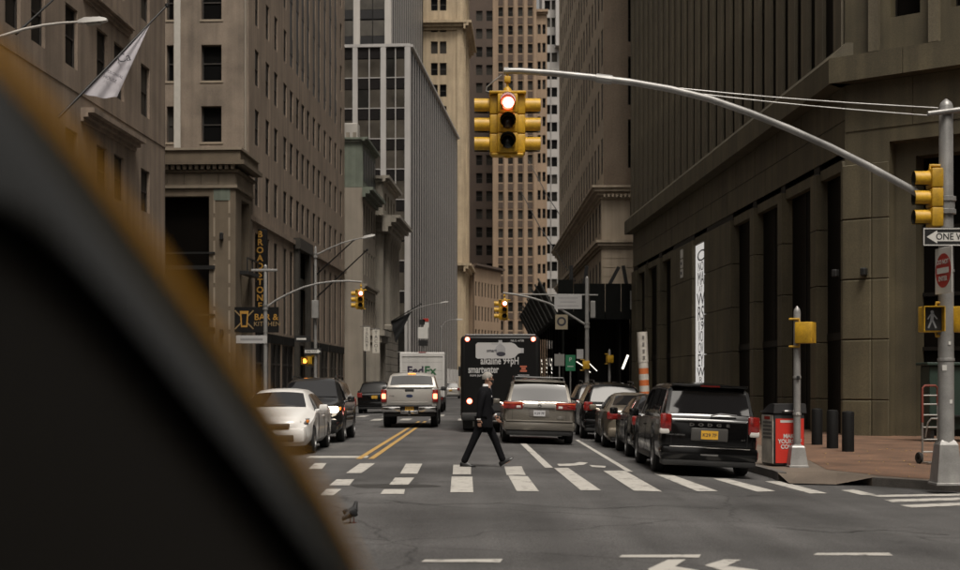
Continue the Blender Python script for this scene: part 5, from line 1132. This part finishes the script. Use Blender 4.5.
c.p('rear_bumper', MB().rbox(-.98, -.3, -.2, .05, .56, .76, .05).rbox(.3, .98, -.2, .05, .56, .76, .05).rbox(-.32, .32, -.19, .05, .50, .62, .03), CHROME); c.p('bumper_step', MB().rbox(-.97, .97, -.19, .0, .755, .79, .012), TRIM); c.p('plate_recess', MB().rbox(-.3, .3, -.1, .05, .60, .77, .02), TRIM); c.plate(.68, -.105); c.p('tow_hitch', MB().rbox(-.06, .06, -.25, .3, .42, .50, .02).lathe([(.0, .12), (.04, .1), (.05, .06), (.03, 0)], 10, T(0, -.22, .5)), BLACK)
c.p('lower_valance', MB().rbox(-.9, .9, -.05, .4, .40, .57, .04), TRIM); c.p('high_brake_lamp', MB().box(-.14, .14, 1.93, 1.98, 1.915, 1.95), mat('amber_high_lamp', (.6, .25, .05), .3, emit=(1, .4, .08), es=1.2)); c.mirrors(4.0, 1.3, TRIM)
c.p('tonneau_cover', MB().box(-.8, .8, .12, 1.7, 1.42, 1.44), TRIM); c.p('head_rest', MB().rbox(-.5, -.2, 2.05, 2.15, 1.4, 1.75, .08).rbox(.25, .55, 2.05, 2.15, 1.4, 1.75, .08), TRIM)

# ---- sedans and SUVs
SEDP = [(0, .90), (.03, .98), (.10, 1.05), (.25, 1.08), (.72, 1.11), (1.35, 1.38), (1.65, 1.435), (2.2, 1.455), (2.7, 1.44), (3.0, 1.39), (3.7, 1.03), (3.85, .99), (4.45, .85), (4.6, .74), (4.65, .55)]
SEDB = [(0, .88), (.2, .97), (3.6, .93), (4.65, .55)]
SEDW = [(0, .70), (.05, .80), (.2, .875), (.7, .91), (3.9, .91), (4.3, .85), (4.55, .72), (4.65, .5)]
def sedan(name, label, cat, X, d, yaw, pm, front=False, dl=0, plate_m=None, lit=False):
    c = Car(name, label, cat, X, d, yaw, pm, 4.65, SEDP, SEDB, SEDW, .60, .2, (.98, 3.72), .325)
    c.end_glass(.76, 1.33, inset=.09); c.end_glass(3.05, 3.66, 'windscreen', inset=.09)
    c.side_glass(1.0, 1.95, 1.42, 1.93); c.side_glass(2.02, 3.5, 2.0, 2.82)
    c.mir('tail_lamp', lambda: MB().rbox(.50, .865, -.015, .26, .74, .96, .05), TLLIT if lit else TLRED, 40); c.p('rear_bumper', MB().rbox(-.84, .84, -.09, .35, .28, .55, .09), pm); c.p('lower_valance', MB().rbox(-.74, .74, -.05, .3, .2, .32, .04), TRIM)
    c.plate(.74, -.008, plate_m); c.p('boot_garnish', MB().rbox(-.45, .45, -.015, .02, .87, .90, .01), CHROME); c.mirrors(3.2, .93); c.seams((1.0, 1.98, 3.1), .28, .9)
    c.mir('door_handle', lambda: MB().rbox(.905, .935, 2.1, 2.28, .80, .83, .01), pm)
    if front:
        c.mir('headlamp', lambda: MB().add([(.40,4.60,.66),(.82,4.36,.70),(.84,4.20,.80),(.50,4.50,.78),(.40,4.50,.60),(.82,4.26,.64),(.82,4.10,.74),(.50,4.40,.72)], [(0,1,2,3),(4,7,6,5),(0,4,5,1),(1,5,6,2),(2,6,7,3),(3,7,4,0)]), mat('headlamp_glass', (.10, .10, .10), .08, spec=1), 40); c.mir('headlamp_bulb', lambda: MB().rbox(.58, .68, 4.42, 4.50, .695, .755, .03), TLCLEAR); c.p('front_bumper', MB().rbox(-.80, .80, 4.35, 4.74, .26, .60, .11), pm, 40); c.p('grille', MB().rbox(-.45, .45, 4.6, 4.75, .60, .70, .03).rbox(-.55, .55, 4.62, 4.755, .30, .46, .03), TRIM)
        c.mir('fog_lamp_pocket', lambda: MB().rbox(.56, .76, 4.5, 4.72, .34, .50, .03), mat('pocket_brown', (.10, .07, .05), .5)); c.mir('front_indicator', lambda: MB().rbox(.78, .84, 4.28, 4.40, .70, .77, .02), TLAMB)
        c.p('wipers', MB().tube([(-.5, 3.66, 1.06), (.1, 3.56, 1.12)], .012, 6), BLACK)
    return c
sedan('sedan', 'white sedan facing the crossing beside the yellow cab', 'car', -4.62, 34.3, R(180), WHTP, True)
sedan('sedan', 'black sedan parked between black minivan and champagne sedan', 'car', 4.24, 30.35, R(-1.2), BLKP)
sedan('sedan', 'champagne sedan with red tail lamp parked behind black sedan', 'car', 4.12, 35.05, R(-1.0), SILV2)
SUVP = [(0, .98), (.03, 1.06), (.12, 1.12), (.42, 1.58), (.55, 1.66), (.9, 1.71), (1.8, 1.74), (2.7, 1.72), (3.0, 1.64), (3.6, 1.20), (3.75, 1.15), (4.5, 1.02), (4.68, .9), (4.72, .65)]
SUVB = [(0, .96), (.15, 1.07), (3.5, 1.07), (4.72, .7)]
SUVW = [(0, .80), (.05, .88), (.2, .93), (.7, .96), (4.0, .96), (4.4, .92), (4.72, .7)]
def suv(name, label, X, d, yaw, pm, front=False, lit=False, rails=True, plate=None, hl=False, sc=1.0):
    c = Car(name, label, 'SUV', X, d, yaw, pm, 4.72, SUVP, SUVB, SUVW, .68, .27, (.95, 3.75), .365)
    c.end_glass(.13, .43, inset=.1, m=mat('tinted_rear_glass', (.006, .006, .006), .1, spec=.12)); c.end_glass(3.02, 3.57, 'windscreen', inset=.1); c.side_glass(.55, 1.2, .75, 1.2); c.side_glass(1.27, 2.15, 1.27, 2.12); c.side_glass(2.22, 3.4, 2.2, 2.88)
    c.mir('tail_lamp', lambda: MB().rbox(.66, .925, -.02, .16, .86, 1.13, .03), TLLIT if lit else TLRED, 40); c.p('rear_bumper', MB().rbox(-.9, .9, -.09, .3, .34, .62, .07), pm); c.p('lower_valance', MB().rbox(-.85, .85, -.06, .3, .24, .38, .04), TRIM); c.plate(.88, -.02, plate); c.mirrors(3.2, 1.06)
    if rails:
        for sd_ in (-1, 1): c.p('roof_rail', MB().tube([(sd_*.6, .7, 1.70), (sd_*.6, .85, 1.78), (sd_*.6, 2.5, 1.80), (sd_*.6, 2.7, 1.72)], .022, 6), BLACK)
    if front:
        c.mir('headlamp', lambda: MB().rbox(.50, .86, 4.42, 4.68, .80, .97, .05), HLIT if hl else TLCLEAR, 40); c.p('front_bumper', MB().rbox(-.86, .86, 4.4, 4.80, .30, .66, .1), pm, 40); c.p('grille', MB().rbox(-.48, .48, 4.6, 4.81, .68, .95, .03), TRIM); c.p('grille_bar', MB().rbox(-.45, .45, 4.79, 4.82, .79, .83, .01).rbox(-.6, .6, 4.77, 4.815, .40, .46, .01), CHROME); c.mir('front_indicator', lambda: MB().rbox(.86, .93, 4.33, 4.45, .86, .95, .02), TLAMB)
    return c
suv('suv', 'dark grey SUV with headlamps on behind the white sedan', -4.6, 40.3, R(180), DGRY, True, hl=True)
suv('suv', 'black SUV with yellow licence plate ahead of the pickup', -5.65, 72.5, 0, BLKP, rails=False)
suv('suv', 'black SUV with roof rails parked beyond champagne sedan', 4.0, 40.6, R(-1), BLKP)
suv('suv', 'dark SUV parked farthest along the kerb by mast arm pole', 4.1, 46.6, R(-1), DGRY)
suv('suv', 'small distant pale SUV between delivery truck and bus', -3.0, 138, 0, WSIL, lit=False)
suv('suv', 'dark distant SUV following the pale one up the street', -5.4, 108, 0, DGRY)

# ---- delivery truck
Xt, dt = -3.1, 72.5; Mt = T(Xt, dt, crown(Xt)); tr = thing('delivery_truck', Mt, 'white box delivery truck with FedEx lettering ahead of the pickup', 'truck')
TRW = mat('truck_white', (.50, .49, .47), .5, var=.08, scale=1, streak=.1)
part('box_body', MB().rbox(-1.2, 1.2, 0, 5.4, .85, 3.25, .04), TRW, tr, Mt); part('rear_door', MB().box(-1.08, 1.08, -.02, -.002, .95, 3.02), mat('truck_door', (.44, .43, .41), .5, streak=.15), tr, Mt)
for z_ in (1.35, 1.8, 2.25, 2.7): part('door_joint', MB().box(-1.08, 1.08, -.024, -.0205, z_, z_+.015), mat('grey_joint', (.25, .245, .235), .6), tr, Mt)
part('rear_frame', MB().box(-1.2, -1.09, -.05, -.004, .85, 3.2).box(1.09, 1.2, -.05, -.004, .85, 3.2).box(-1.09, 1.09, -.05, -.004, 3.03, 3.2), TRW, tr, Mt)
text('lettering', 'Fed', .62, Mt @ T(-.37, -.03, 2.25), mat('purple_print', (.025, .018, .04), .5), tr, .002, .018); text('lettering', 'Ex', .62, Mt @ T(.42, -.03, 2.25), mat('green_print', (.012, .09, .03), .5), tr, .002, .018)
part('roof_marker', MB().rbox(-.2, .2, -.06, .0, 3.21, 3.27, .02), TLRED, tr, Mt); part('rear_bumper', MB().box(-1.15, 1.15, -.15, .1, .5, .68), BLACK, tr, Mt); part('chassis', MB().box(-.5, .5, .1, 7, .5, .84), UNDER, tr, Mt)
part('cab', MB().prism([(-1.05, 5.45, .5), (-1.05, 7.4, .5), (-1.05, 7.4, 1.4), (-1.05, 6.9, 1.5), (-1.05, 6.4, 2.4), (-1.05, 5.45, 2.5)], (2.1, 0, 0)), TRW, tr, Mt)
for s_ in (-1, 1):
    part('tail_lamp', MB().box(s_*1.0-.1, s_*1.0+.1, -.16, -.12, .72, .82), TLRED, tr, Mt)
    for y_ in (1.3, 6.5): part('wheel', MB().lathe([(.0, -.16), (.25, -.16), (.45, -.14), (.48, -.08), (.48, .08), (.45, .14), (.25, .16), (0, .16)], 20, T(s_*.95, y_, .48) @ RY(R(90))), TYRE, tr, Mt, 35)

# ---- bus
Xb, db = .66, 43.8; Mbus = T(Xb, db, crown(Xb)); bu = thing('bus', Mbus, 'black city bus with water bottle advertisement on its back', 'bus')
BUSB = mat('bus_black_wrap', (.006, .006, .006), .5, spec=.12, var=.15, scale=1); hwb = 1.29
part('body', MB().rbox(-hwb, hwb, 0, 11.8, .42, 3.16, .14, seg=3), mat('bus_dark', (.009, .009, .009), .4, spec=.2), bu, Mbus, 40); part('rear_wrap', MB().box(-hwb+.14, hwb-.14, -.014, -.002, .62, 3.08), BUSB, bu, Mbus); part('roof_fairing', MB().rbox(-1.15, 1.15, .1, 11, 3.15, 3.21, .025), mat('bus_grey_trim', (.12, .12, .118), .4), bu, Mbus)
part('side_window_band', MB().box(-hwb-.012, -hwb-.002, .6, 11.2, 1.5, 2.5), CGLASS, bu, Mbus); part('side_window_band', MB().box(hwb+.002, hwb+.012, .6, 11.2, 1.5, 2.5), CGLASS, bu, Mbus)
ADW = mat('advert_white', (.36, .355, .35), .55); ADG = mat('advert_grey', (.26, .26, .265), .55, var=.3, scale=2); y_ = -.018
DZ = .13
bot = [(-.86, 2.32), (-.80, 2.28), (.30, 2.28), (.42, 2.33), (.52, 2.44), (.60, 2.46), (.60, 2.62), (.52, 2.64), (.42, 2.75), (.30, 2.80), (-.80, 2.80), (-.86, 2.74)]
part('advert_bottle', MB().prism([(x+.06, y_, z+DZ) for x, z in bot], (0, .003, 0)), ADW, bu, Mbus); part('advert_bottle_cap', MB().box(.66, .76, y_, y_+.003, 2.46+DZ, 2.62+DZ), ADG, bu, Mbus)
part('advert_drop', MB().prism([(.0+.17*math.cos(k*math.pi/10), y_-.004, 2.55+DZ+.19*math.sin(k*math.pi/10)) for k in range(20)], (0, .003, 0)), ADG, bu, Mbus); part('advert_drop_dark', MB().prism([(.02+.15*math.cos(k*math.pi/10), y_-.007, 2.43+DZ+.07*math.sin(k*math.pi/10)) for k in range(20)], (0, .002, 0)), PRINT, bu, Mbus); part('advert_tap', MB().box(-.06, .06, y_, y_+.003, 2.80+DZ, 2.88+DZ).box(-.28, .05, y_-.004, y_-.001, 2.745+DZ, 2.77+DZ), ADG, bu, Mbus)
text('advert_lettering', 'smart', .14, Mbus @ T(-.28, y_-.006, 2.54+DZ), PRINT, bu, .001, .003); text('advert_lettering', 'alkaline 9+pH', .33, Mbus @ T(-.02, y_, 2.33), ADW, bu, .001, .007, sx=.68); text('advert_lettering', 'smartwater', .33, Mbus @ T(-.55, y_, 2.05), ADW, bu, .001, .008, sx=.64); text('advert_lettering', 'more pure', .12, Mbus @ T(-.78, y_, 1.87), ADW, bu, .001, .002, sx=.8)
RB = mat('advert_red', (.33, .09, .05), .5); part('advert_emblem', MB().box(.64, .86, y_, y_+.003, 1.98, 2.04).box(.68, .82, y_, y_+.003, 2.05, 2.12).box(.64, .86, y_, y_+.003, 2.13, 2.18), RB, bu, Mbus); part('advert_small_print', MB().box(.56, .94, y_, y_+.003, 1.86, 1.89), ADG, bu, Mbus); text('fleet_number', 'NLG 4758', .10, Mbus @ T(.55, y_, 2.99), ADW, bu, .001)
for s_ in (-1, 1):
    part('marker_lamp', MB().lathe([(0, .03), (.06, .02), (.075, 0)], 14, T(s_*1.07, -.016, 3.04) @ RX(R(90))), TLLIT, bu, Mbus); part('marker_core', MB().lathe([(0, .045), (.03, .035), (.04, .03)], 12, T(s_*1.07, -.016, 3.04) @ RX(R(90))), LCORE, bu, Mbus)
    part('tail_lamp', MB().lathe([(0, .03), (.075, .02), (.09, 0)], 16, T(s_*1.0, -.016, 1.03) @ RX(R(90))), TLLIT, bu, Mbus); part('tail_core', MB().lathe([(0, .045), (.035, .035), (.05, .03)], 12, T(s_*1.0, -.016, 1.03) @ RX(R(90))), LCORE, bu, Mbus)
    for yy in (2.6, 9.0): part('wheel', MB().lathe([(.0, -.16), (.25, -.16), (.46, -.14), (.49, -.08), (.49, .08), (.46, .14), (.25, .16), (0, .16)], 22, T(s_*1.1, yy, .49) @ RY(R(90))), TYRE, bu, Mbus, 35)
    part('dual_tyre', MB().lathe([(.0, -.25), (.25, -.25), (.46, -.24), (.49, -.18), (.49, .18), (.46, .24), (.25, .25), (0, .25)], 22, T(s_*.95, 2.0, .49) @ RY(R(90))), TYRE, bu, Mbus, 35)
    part('rear_mirror', MB().rbox(s_*1.45-.09, s_*1.45+.09, 10.9, 11.05, 1.9, 2.3, .03), BLACK, bu, Mbus)
part('rear_bumper', MB().rbox(-1.27, 1.27, -.12, .2, .40, .66, .06), mat('bus_bumper', (.02, .02, .02), .6), bu, Mbus, 30); part('engine_grille', MB().box(-.75, .75, -.02, -.001, .72, .98), TRIM, bu, Mbus); part('mud_flap', MB().box(-1.2, -.75, .7, .72, .12, .45).box(.75, 1.2, .7, .72, .12, .45), BLACK, bu, Mbus); part('mud_flap_print', MB().box(-.9, -.84, .69, .699, .18, .36), WSIGN, bu, Mbus)

# ---- yellow cab in the foreground, nose turned away to the right
hdg = R(-28)      # heading turned 28 degrees right of the street
TXW = .86
A = Vector((-.325, .875)); hd = Vector((math.sin(-hdg), math.cos(hdg))); rt = Vector((hd.y, -hd.x))
org = A - hd*2.55 - rt*.69
EDGE = [(-120, -112), (-60, -44), (0, 28), (66, 106), (132, 195), (164, 241), (197, 284), (247, 358), (300, 437), (330, 488), (365, 556), (400, 640), (440, 740), (480, 860), (540, 1050)]
prof = [(0, 1.05), (.04, 1.12), (.35, 1.66), (.6, 1.80), (1.6, 1.90), (2.3, 1.905)]
yy = 2.45
while yy < 3.5:       # windscreen pillar height at each station, from the outline it draws against the street
    z = 1.7
    for _ in range(20):
        we = lerp(TXW-.07, .69, max(0, min(1, (z+.06-1.05)/(1.905-1.05)))); p = org + hd*yy + rt*we; z = H+(HY-lin(EDGE, CX+F*p.x/p.y))*p.y/F
    if z < 1.12: break
    prof.append((yy, min(1.905, z+.085))); yy += .04
prof += [(yy+.05, 1.10), (4.2, .98), (4.38, .85), (4.4, .6)]
c = Car('yellow_cab', 'out of focus yellow cab with dark windows close by', 'taxi', org.x, org.y, hdg, TAXI, 4.4, prof, [(0, 1.0), (.2, 1.05), (3.4, 1.05), (4.4, .62)],
        [(0, .76), (.06, .82), (.2, TXW), (3.8, TXW), (4.2, .78), (4.4, .6)], .69, .22, (.85, 3.6), .32, tilt=False)
TGL = mat('cab_tinted_glass', (.006, .0056, .005), .3, spec=.55)
c.side_glass(.4, 1.45, .6, 1.45, .05, .99, m=TGL); c.side_glass(1.52, 2.35, 1.52, 2.33, .05, .99, m=TGL); c.end_glass(2.66, yy-.05, 'windscreen', inset=.17, m=TGL, off=.004)
for sd_ in (-1, 1):       # front side window, running up into the slim pillar
    mb = MB(); n = 24
    for i in range(n+1):
        y = lerp(2.4, yy-.03, i/n); q = c.sec(y); a_, c_ = q[5], q[6]; v1 = max(.06, 1-.030/max(.05, c_[1]-a_[1]))
        for v in (.03, v1): mb.v.append((sd_*(lerp(a_[0], c_[0], v)+.008), y, lerp(a_[1], c_[1], v)))
    for i in range(n): mb.f.append((2*i, 2*i+1, 2*i+3, 2*i+2)); mb.m.append(0)
    c.p('side_window', mb, TGL, 60)
    mb = MB()         # added glossy strip under the pillar, shaped to draw a grey sky sheen
    for i in range(n+1):
        y = lerp(2.3, yy-.03, i/n); q = c.sec(y); a_, c_ = q[5], q[6]; hh = max(.05, c_[1]-a_[1])
        for k in range(6): v = max(.05, 1-(.034+.020*k)/hh); mb.v.append((sd_*(lerp(a_[0], c_[0], v)+.009+.022*math.sin(k/5*1.5)), y, lerp(a_[1], c_[1], v)))
    for i in range(n):
        for k in range(5): mb.f.append((6*i+k, 6*i+k+1, 6*i+7+k, 6*i+6+k)); mb.m.append(0)
    c.p('sheen_strip', mb, mat('sheen_strip_gloss', (.006, .006, .005), .12, spec=.7), 60); c.end_glass(.08, .34, inset=.1, m=TGL)
c.p('rear_bumper', MB().rbox(-.8, .8, -.1, .3, .28, .55, .07), TAXI); c.p('front_bumper', MB().rbox(-.76, .76, 4.1, 4.5, .26, .58, .1), TAXI); c.mir('tail_lamp', lambda: MB().rbox(.68, .83, -.02, .12, .8, 1.2, .03), TLRED); c.mir('headlamp', lambda: MB().rbox(.42, .74, 4.1, 4.38, .68, .85, .05), TLCLEAR)
c.plate(.75, -.02); c.p('roof_sign', MB().rbox(-.3, .3, 1.5, 1.75, 1.98, 2.16, .05), mat('roof_light_white', (.6, .58, .5), .5)); text('door_lettering', 'TAXI', .22, c.M @ T(TXW+.004, 1.9, .75) @ RZ(R(90)), BSIGN, c.o, .001)

# ================================================================== walking man
def skin(name, pts, edges, m, parent, M, lv=2, root=0):
    me = bpy.data.meshes.new(name); me.from_pydata([p[:3] for p in pts], edges, []); me.materials.append(m)
    o = mk(name, me, parent, M); me.skin_vertices.new() if hasattr(me.skin_vertices, 'new') and not me.skin_vertices else None
    sm = o.modifiers.new('skin', 'SKIN')
    if not me.skin_vertices: 
        bm = bmesh.new(); bm.from_mesh(me); bm.verts.layers.skin.verify(); bm.to_mesh(me); bm.free()
    sv = me.skin_vertices[0].data
    for i, p in enumerate(pts): sv[i].radius = (p[3], p[4] if len(p) > 4 else p[3]); sv[i].use_root = (i == root)
    sm.use_smooth_shade = True; ss = o.modifiers.new('sub', 'SUBSURF'); ss.levels = lv; ss.render_levels = lv
    return o
SUIT = mat('charcoal_suit_cloth', (.0075, .0075, .009), .9, spec=.1, var=.2, scale=6, fine=.15, fscale=80, bump=.15, bscale=25); SKINM = mat('skin', (.42, .235, .165), .55, var=.06, scale=9); HAIR = mat('white_hair', (.26, .245, .22), .7, var=.2, scale=30, bump=.5, bscale=60); SHOE = mat('black_leather', (.008, .008, .008), .3); SHIRT = mat('white_shirt', (.62, .62, .62), .8); MASKM = mat('black_mask', (.01, .01, .011), .8)
fp = G(485, 467); Mm_ = T((484-CX)*fp.y/F, fp.y, crown(0)+.002); man = thing('person', Mm_, 'man in dark suit and black face mask striding over the crossing', 'person')
# body: pelvis root, spine, neck, head with nose and chin, arms and legs
B = [(0, 0, .95, .11, .14), (.01, 0, 1.12, .10, .13), (.02, 0, 1.32, .115, .155), (.03, 0, 1.44, .07, .10), (.055, 0, 1.54, .052, .055), (.075, 0, 1.60, .062, .06), (.085, 0, 1.685, .088, .073), (.08, 0, 1.745, .075, .066),
     (.165, 0, 1.585, .026, .03), (.187, 0, 1.655, .014, .014),
     (.01, -.165, 1.43, .045), (-.07, -.235, 1.17, .043), (-.10, -.235, .93, .030), (-.093, -.235, .86, .036, .02),
     (.03, .165, 1.43, .045), (.06, .24, 1.18, .043), (.20, .22, .98, .030), (.245, .21, .93, .036, .02),
     (-.02, -.09, .90, .085), (-.20, -.09, .49, .055), (-.385, -.09, .09, .036), (.02, .09, .90, .085), (.215, .09, .50, .055), (.362, .09, .11, .036),
     (-.40, -.09, .05, .03), (-.25, -.095, .03, .022), (.37, .09, .055, .03), (.50, .095, .12, .022)]
E = [(0,1),(1,2),(2,3),(3,4),(4,5),(5,6),(6,7),(5,8),(6,9),(3,10),(10,11),(11,12),(12,13),(3,14),(14,15),(15,16),(16,17),(0,18),(18,19),(19,20),(0,21),(21,22),(22,23),(20,24),(24,25),(23,26),(26,27)]
skin('body', B, E, SKINM, man, Mm_)
def finger(o, d1, d2, r=.0085): return [(*o, r), (*(Vector(o)+Vector(d1)), r), (*(Vector(o)+Vector(d1)+Vector(d2)), r*.85)]
for hx, hy, hz, fx in ((-.093, -.235, .845, .004), (.25, .21, .915, .03)):
    for k in range(4): q = finger((hx-.024+.017*k, hy+.004, hz), (fx, .004, -.045-.004*(k in (1, 2))), (fx+.006, .014, -.032)); skin('finger', q, [(0,1),(1,2)], SKINM, man, Mm_, 1)
    skin('thumb', finger((hx+.03, hy, hz+.045), (.018, .004, -.03), (.008, .006, -.026), .01), [(0,1),(1,2)], SKINM, man, Mm_, 1)
# trousers: one skinned mesh, two legs
skin('trousers', [(0, 0, .98, .125, .165), (-.03, -.085, .86, .098, .10), (-.12, -.09, .68, .088), (-.205, -.09, .49, .076), (-.30, -.09, .28, .068), (-.40, -.09, .065, .070), (.03, .085, .86, .098, .10), (.13, .09, .69, .088), (.22, .09, .49, .076), (.295, .09, .29, .068), (.375, .09, .085, .070)], [(0,1),(1,2),(2,3),(3,4),(4,5),(0,6),(6,7),(7,8),(8,9),(9,10)], SUIT, man, Mm_)
# jacket: lofted torso with hem, plus sleeves
jk = MB(); n = 24
for (x, z, rx, ry) in ((.005, .765, .165, .215), (.003, .80, .168, .22), (.0, .90, .16, .215), (.005, 1.02, .148, .20), (.01, 1.15, .142, .20), (.015, 1.30, .146, .215), (.015, 1.40, .137, .215), (.012, 1.47, .115, .19), (.02, 1.515, .082, .12), (.035, 1.535, .066, .075)):
    for k in range(n):
        a_ = 2*math.pi*k/n; jk.v.append((x+rx*math.cos(a_)*(1+.03*math.sin(5*a_+z*9)), ry*math.sin(a_)*(1+.02*math.sin(4*a_+z*7)), z-(.02*math.cos(a_) if z < .8 else 0)))
for j in range(9):
    for k in range(n): jk.f.append((j*n+k, j*n+(k+1) % n, (j+1)*n+(k+1) % n, (j+1)*n+k)); jk.m.append(0)
part('jacket', jk, SUIT, man, Mm_, 70)
skin('sleeve', [(.012, -.15, 1.435, .085, .08), (-.025, -.215, 1.34, .068), (-.07, -.24, 1.18, .06), (-.09, -.245, 1.05, .054), (-.10, -.24, .925, .048)], [(0,1),(1,2),(2,3),(3,4)], SUIT, man, Mm_)
skin('sleeve', [(.03, .15, 1.435, .085, .08), (.04, .215, 1.34, .068), (.065, .24, 1.18, .06), (.13, .235, 1.08, .054), (.205, .22, .985, .048)], [(0,1),(1,2),(2,3),(3,4)], SUIT, man, Mm_)
for s_ in (-1, 1): part('cuff', MB().tube([(-.10, -.24, .925), (-.1, -.24, .905)] if s_ < 0 else [(.205, .22, .985), (.222, .216, .968)], .042, 12), SHIRT, man, Mm_, 50)
part('lapel', MB().prism([(.10, -.075, 1.50), (.155, -.10, 1.36), (.158, -.045, 1.16), (.155, -.01, 1.2), (.11, -.03, 1.50)], (.012, -.006, .004)).prism([(.10, .075, 1.50), (.155, .10, 1.36), (.158, .045, 1.16), (.155, .01, 1.2), (.11, .03, 1.50)], (.012, .006, .004)), mat('lapel_cloth', (.011, .011, .013), .8, spec=.1), man, Mm_)
part('shirt', MB().lathe([(.074, 1.505), (.070, 1.53), (.063, 1.575), (.058, 1.578)], 18, T(.045, 0, 0) @ Matrix.Diagonal((1.08, .95, 1, 1))).prism([(.10, -.045, 1.55), (.15, 0, 1.27), (.10, .045, 1.55)], (.02, 0, 0)), SHIRT, man, Mm_, 50)
part('tie', MB().prism([(.122, -.016, 1.53), (.173, -.028, 1.28), (.175, 0, 1.24), (.173, .028, 1.28), (.122, .016, 1.53)], (.008, 0, .002)), mat('dark_tie', (.02, .02, .03), .6), man, Mm_); part('pocket_square', MB().box(.142, .152, -.115, -.06, 1.33, 1.36), SHIRT, man, Mm_)
hr = MB()
for i in range(9):
    ph = math.pi*.62*i/8
    for k in range(20):
        a_ = 2*math.pi*k/20; f_ = max(0, math.cos(a_)); rr = math.sin(max(ph, .001)); zz = math.cos(ph)
        zz = max(zz, -.55+f_*.85); hr.v.append((.068+.108*rr*math.cos(a_)*(1 if f_ < .3 else .97), .087*rr*math.sin(a_), 1.705+.105*zz+.004*math.sin(7*a_+3*i)))
for i in range(8):
    for k in range(20): hr.f.append((i*20+k, i*20+(k+1) % 20, (i+1)*20+(k+1) % 20, (i+1)*20+k)); hr.m.append(0)
part('hair', hr, HAIR, man, Mm_, 70)
skin('face_mask', [(.125, 0, 1.635, .055, .062), (.165, 0, 1.62, .034, .04), (.15, 0, 1.585, .036, .045)], [(0,1),(1,2)], MASKM, man, Mm_); part('mask_strap', MB().tube([(.13, -.068, 1.64), (.085, -.084, 1.665), (.065, -.082, 1.65)], .005, 5), MASKM, man, Mm_)
for s_ in (-1, 1):
    part('ear', MB().lathe([(0, -.008), (.02, -.006), (.027, 0), (.02, .008), (0, .01)], 10, T(.07, s_*.082, 1.665) @ RX(R(90)) @ Matrix.Diagonal((.75, 1.2, 1, 1))), SKINM, man, Mm_, 60); part('eye', MB().lathe([(0, .008), (.009, .005), (.011, 0)], 8, T(.158, s_*.034, 1.688) @ RY(R(80))), PRINT, man, Mm_)
    part('glasses_lens', MB().lathe([(.018, 0), (.022, .002), (.018, .004)], 12, T(.172, s_*.034, 1.685) @ RY(R(85))), BLACK, man, Mm_)
part('glasses_arm', MB().tube([(.17, -.056, 1.69), (.07, -.086, 1.69)], .004, 5), BLACK, man, Mm_)
def shoe(ax_, ay, ang, pv):
    m_ = MB()
    for (x, w_, h_) in ((-.085, .025, .05), (-.07, .04, .085), (-.02, .042, .095), (.05, .045, .075), (.12, .05, .05), (.18, .045, .04), (.215, .02, .028)):
        m_.v += [(x, -w_, 0), (x, w_, 0), (x, w_*.95, h_*.55), (x, w_*.5, h_), (x, -w_*.5, h_), (x, -w_*.95, h_*.55)]
    for i in range(6):
        for k in range(6): m_.f.append((6*i+k, 6*i+(k+1) % 6, 6*i+6+(k+1) % 6, 6*i+6+k)); m_.m.append(0)
    m_.f += [tuple(range(6)), tuple(36+k for k in range(6))]; m_.m += [0, 0]
    part('shoe', m_, SHOE, man, Mm_ @ T(ax_, ay, pv) @ RY(R(ang)), 50)
shoe(-.375, -.09, 3, .012); shoe(.385, .09, -32, .045)

# ================================================================== pigeon
pg = G(352, 523); Mg = T(*pg) @ RZ(R(60)); bird = thing('pigeon', Mg, 'dark pigeon standing on the asphalt before the yellow cab', 'pigeon'); PGM = mat('dark_feathers', (.012, .012, .013), .7, var=.4, scale=20)
skin('body', [(0, 0, .115, .052, .055), (-.06, 0, .10, .042, .045), (-.13, 0, .075, .018, .03), (-.19, 0, .06, .008, .028), (.05, 0, .15, .042, .042), (.07, 0, .20, .025, .025), (.078, 0, .235, .024, .022), (.105, 0, .228, .007, .006)], [(0,1),(1,2),(2,3),(0,4),(4,5),(5,6),(6,7)], PGM, bird, Mg)
for s_ in (-1, 1):
    part('leg', MB().tube([(.0, s_*.022, .09), (.005, s_*.025, .04), (.0, s_*.025, .004)], .006, 6).tube([(-.02, s_*.025, .004), (.035, s_*.03, .004)], .004, 5), mat('pigeon_leg', (.2, .06, .05), .6), bird, Mg)
    part('wing', MB().lathe([(0, -.09), (.03, -.05), (.04, 0), (.03, .05), (0, .1)], 10, T(-.03, s_*.046, .115) @ RY(R(-72)) @ Matrix.Diagonal((1, .35, 1, 1))), PGM, bird, Mg, 60)
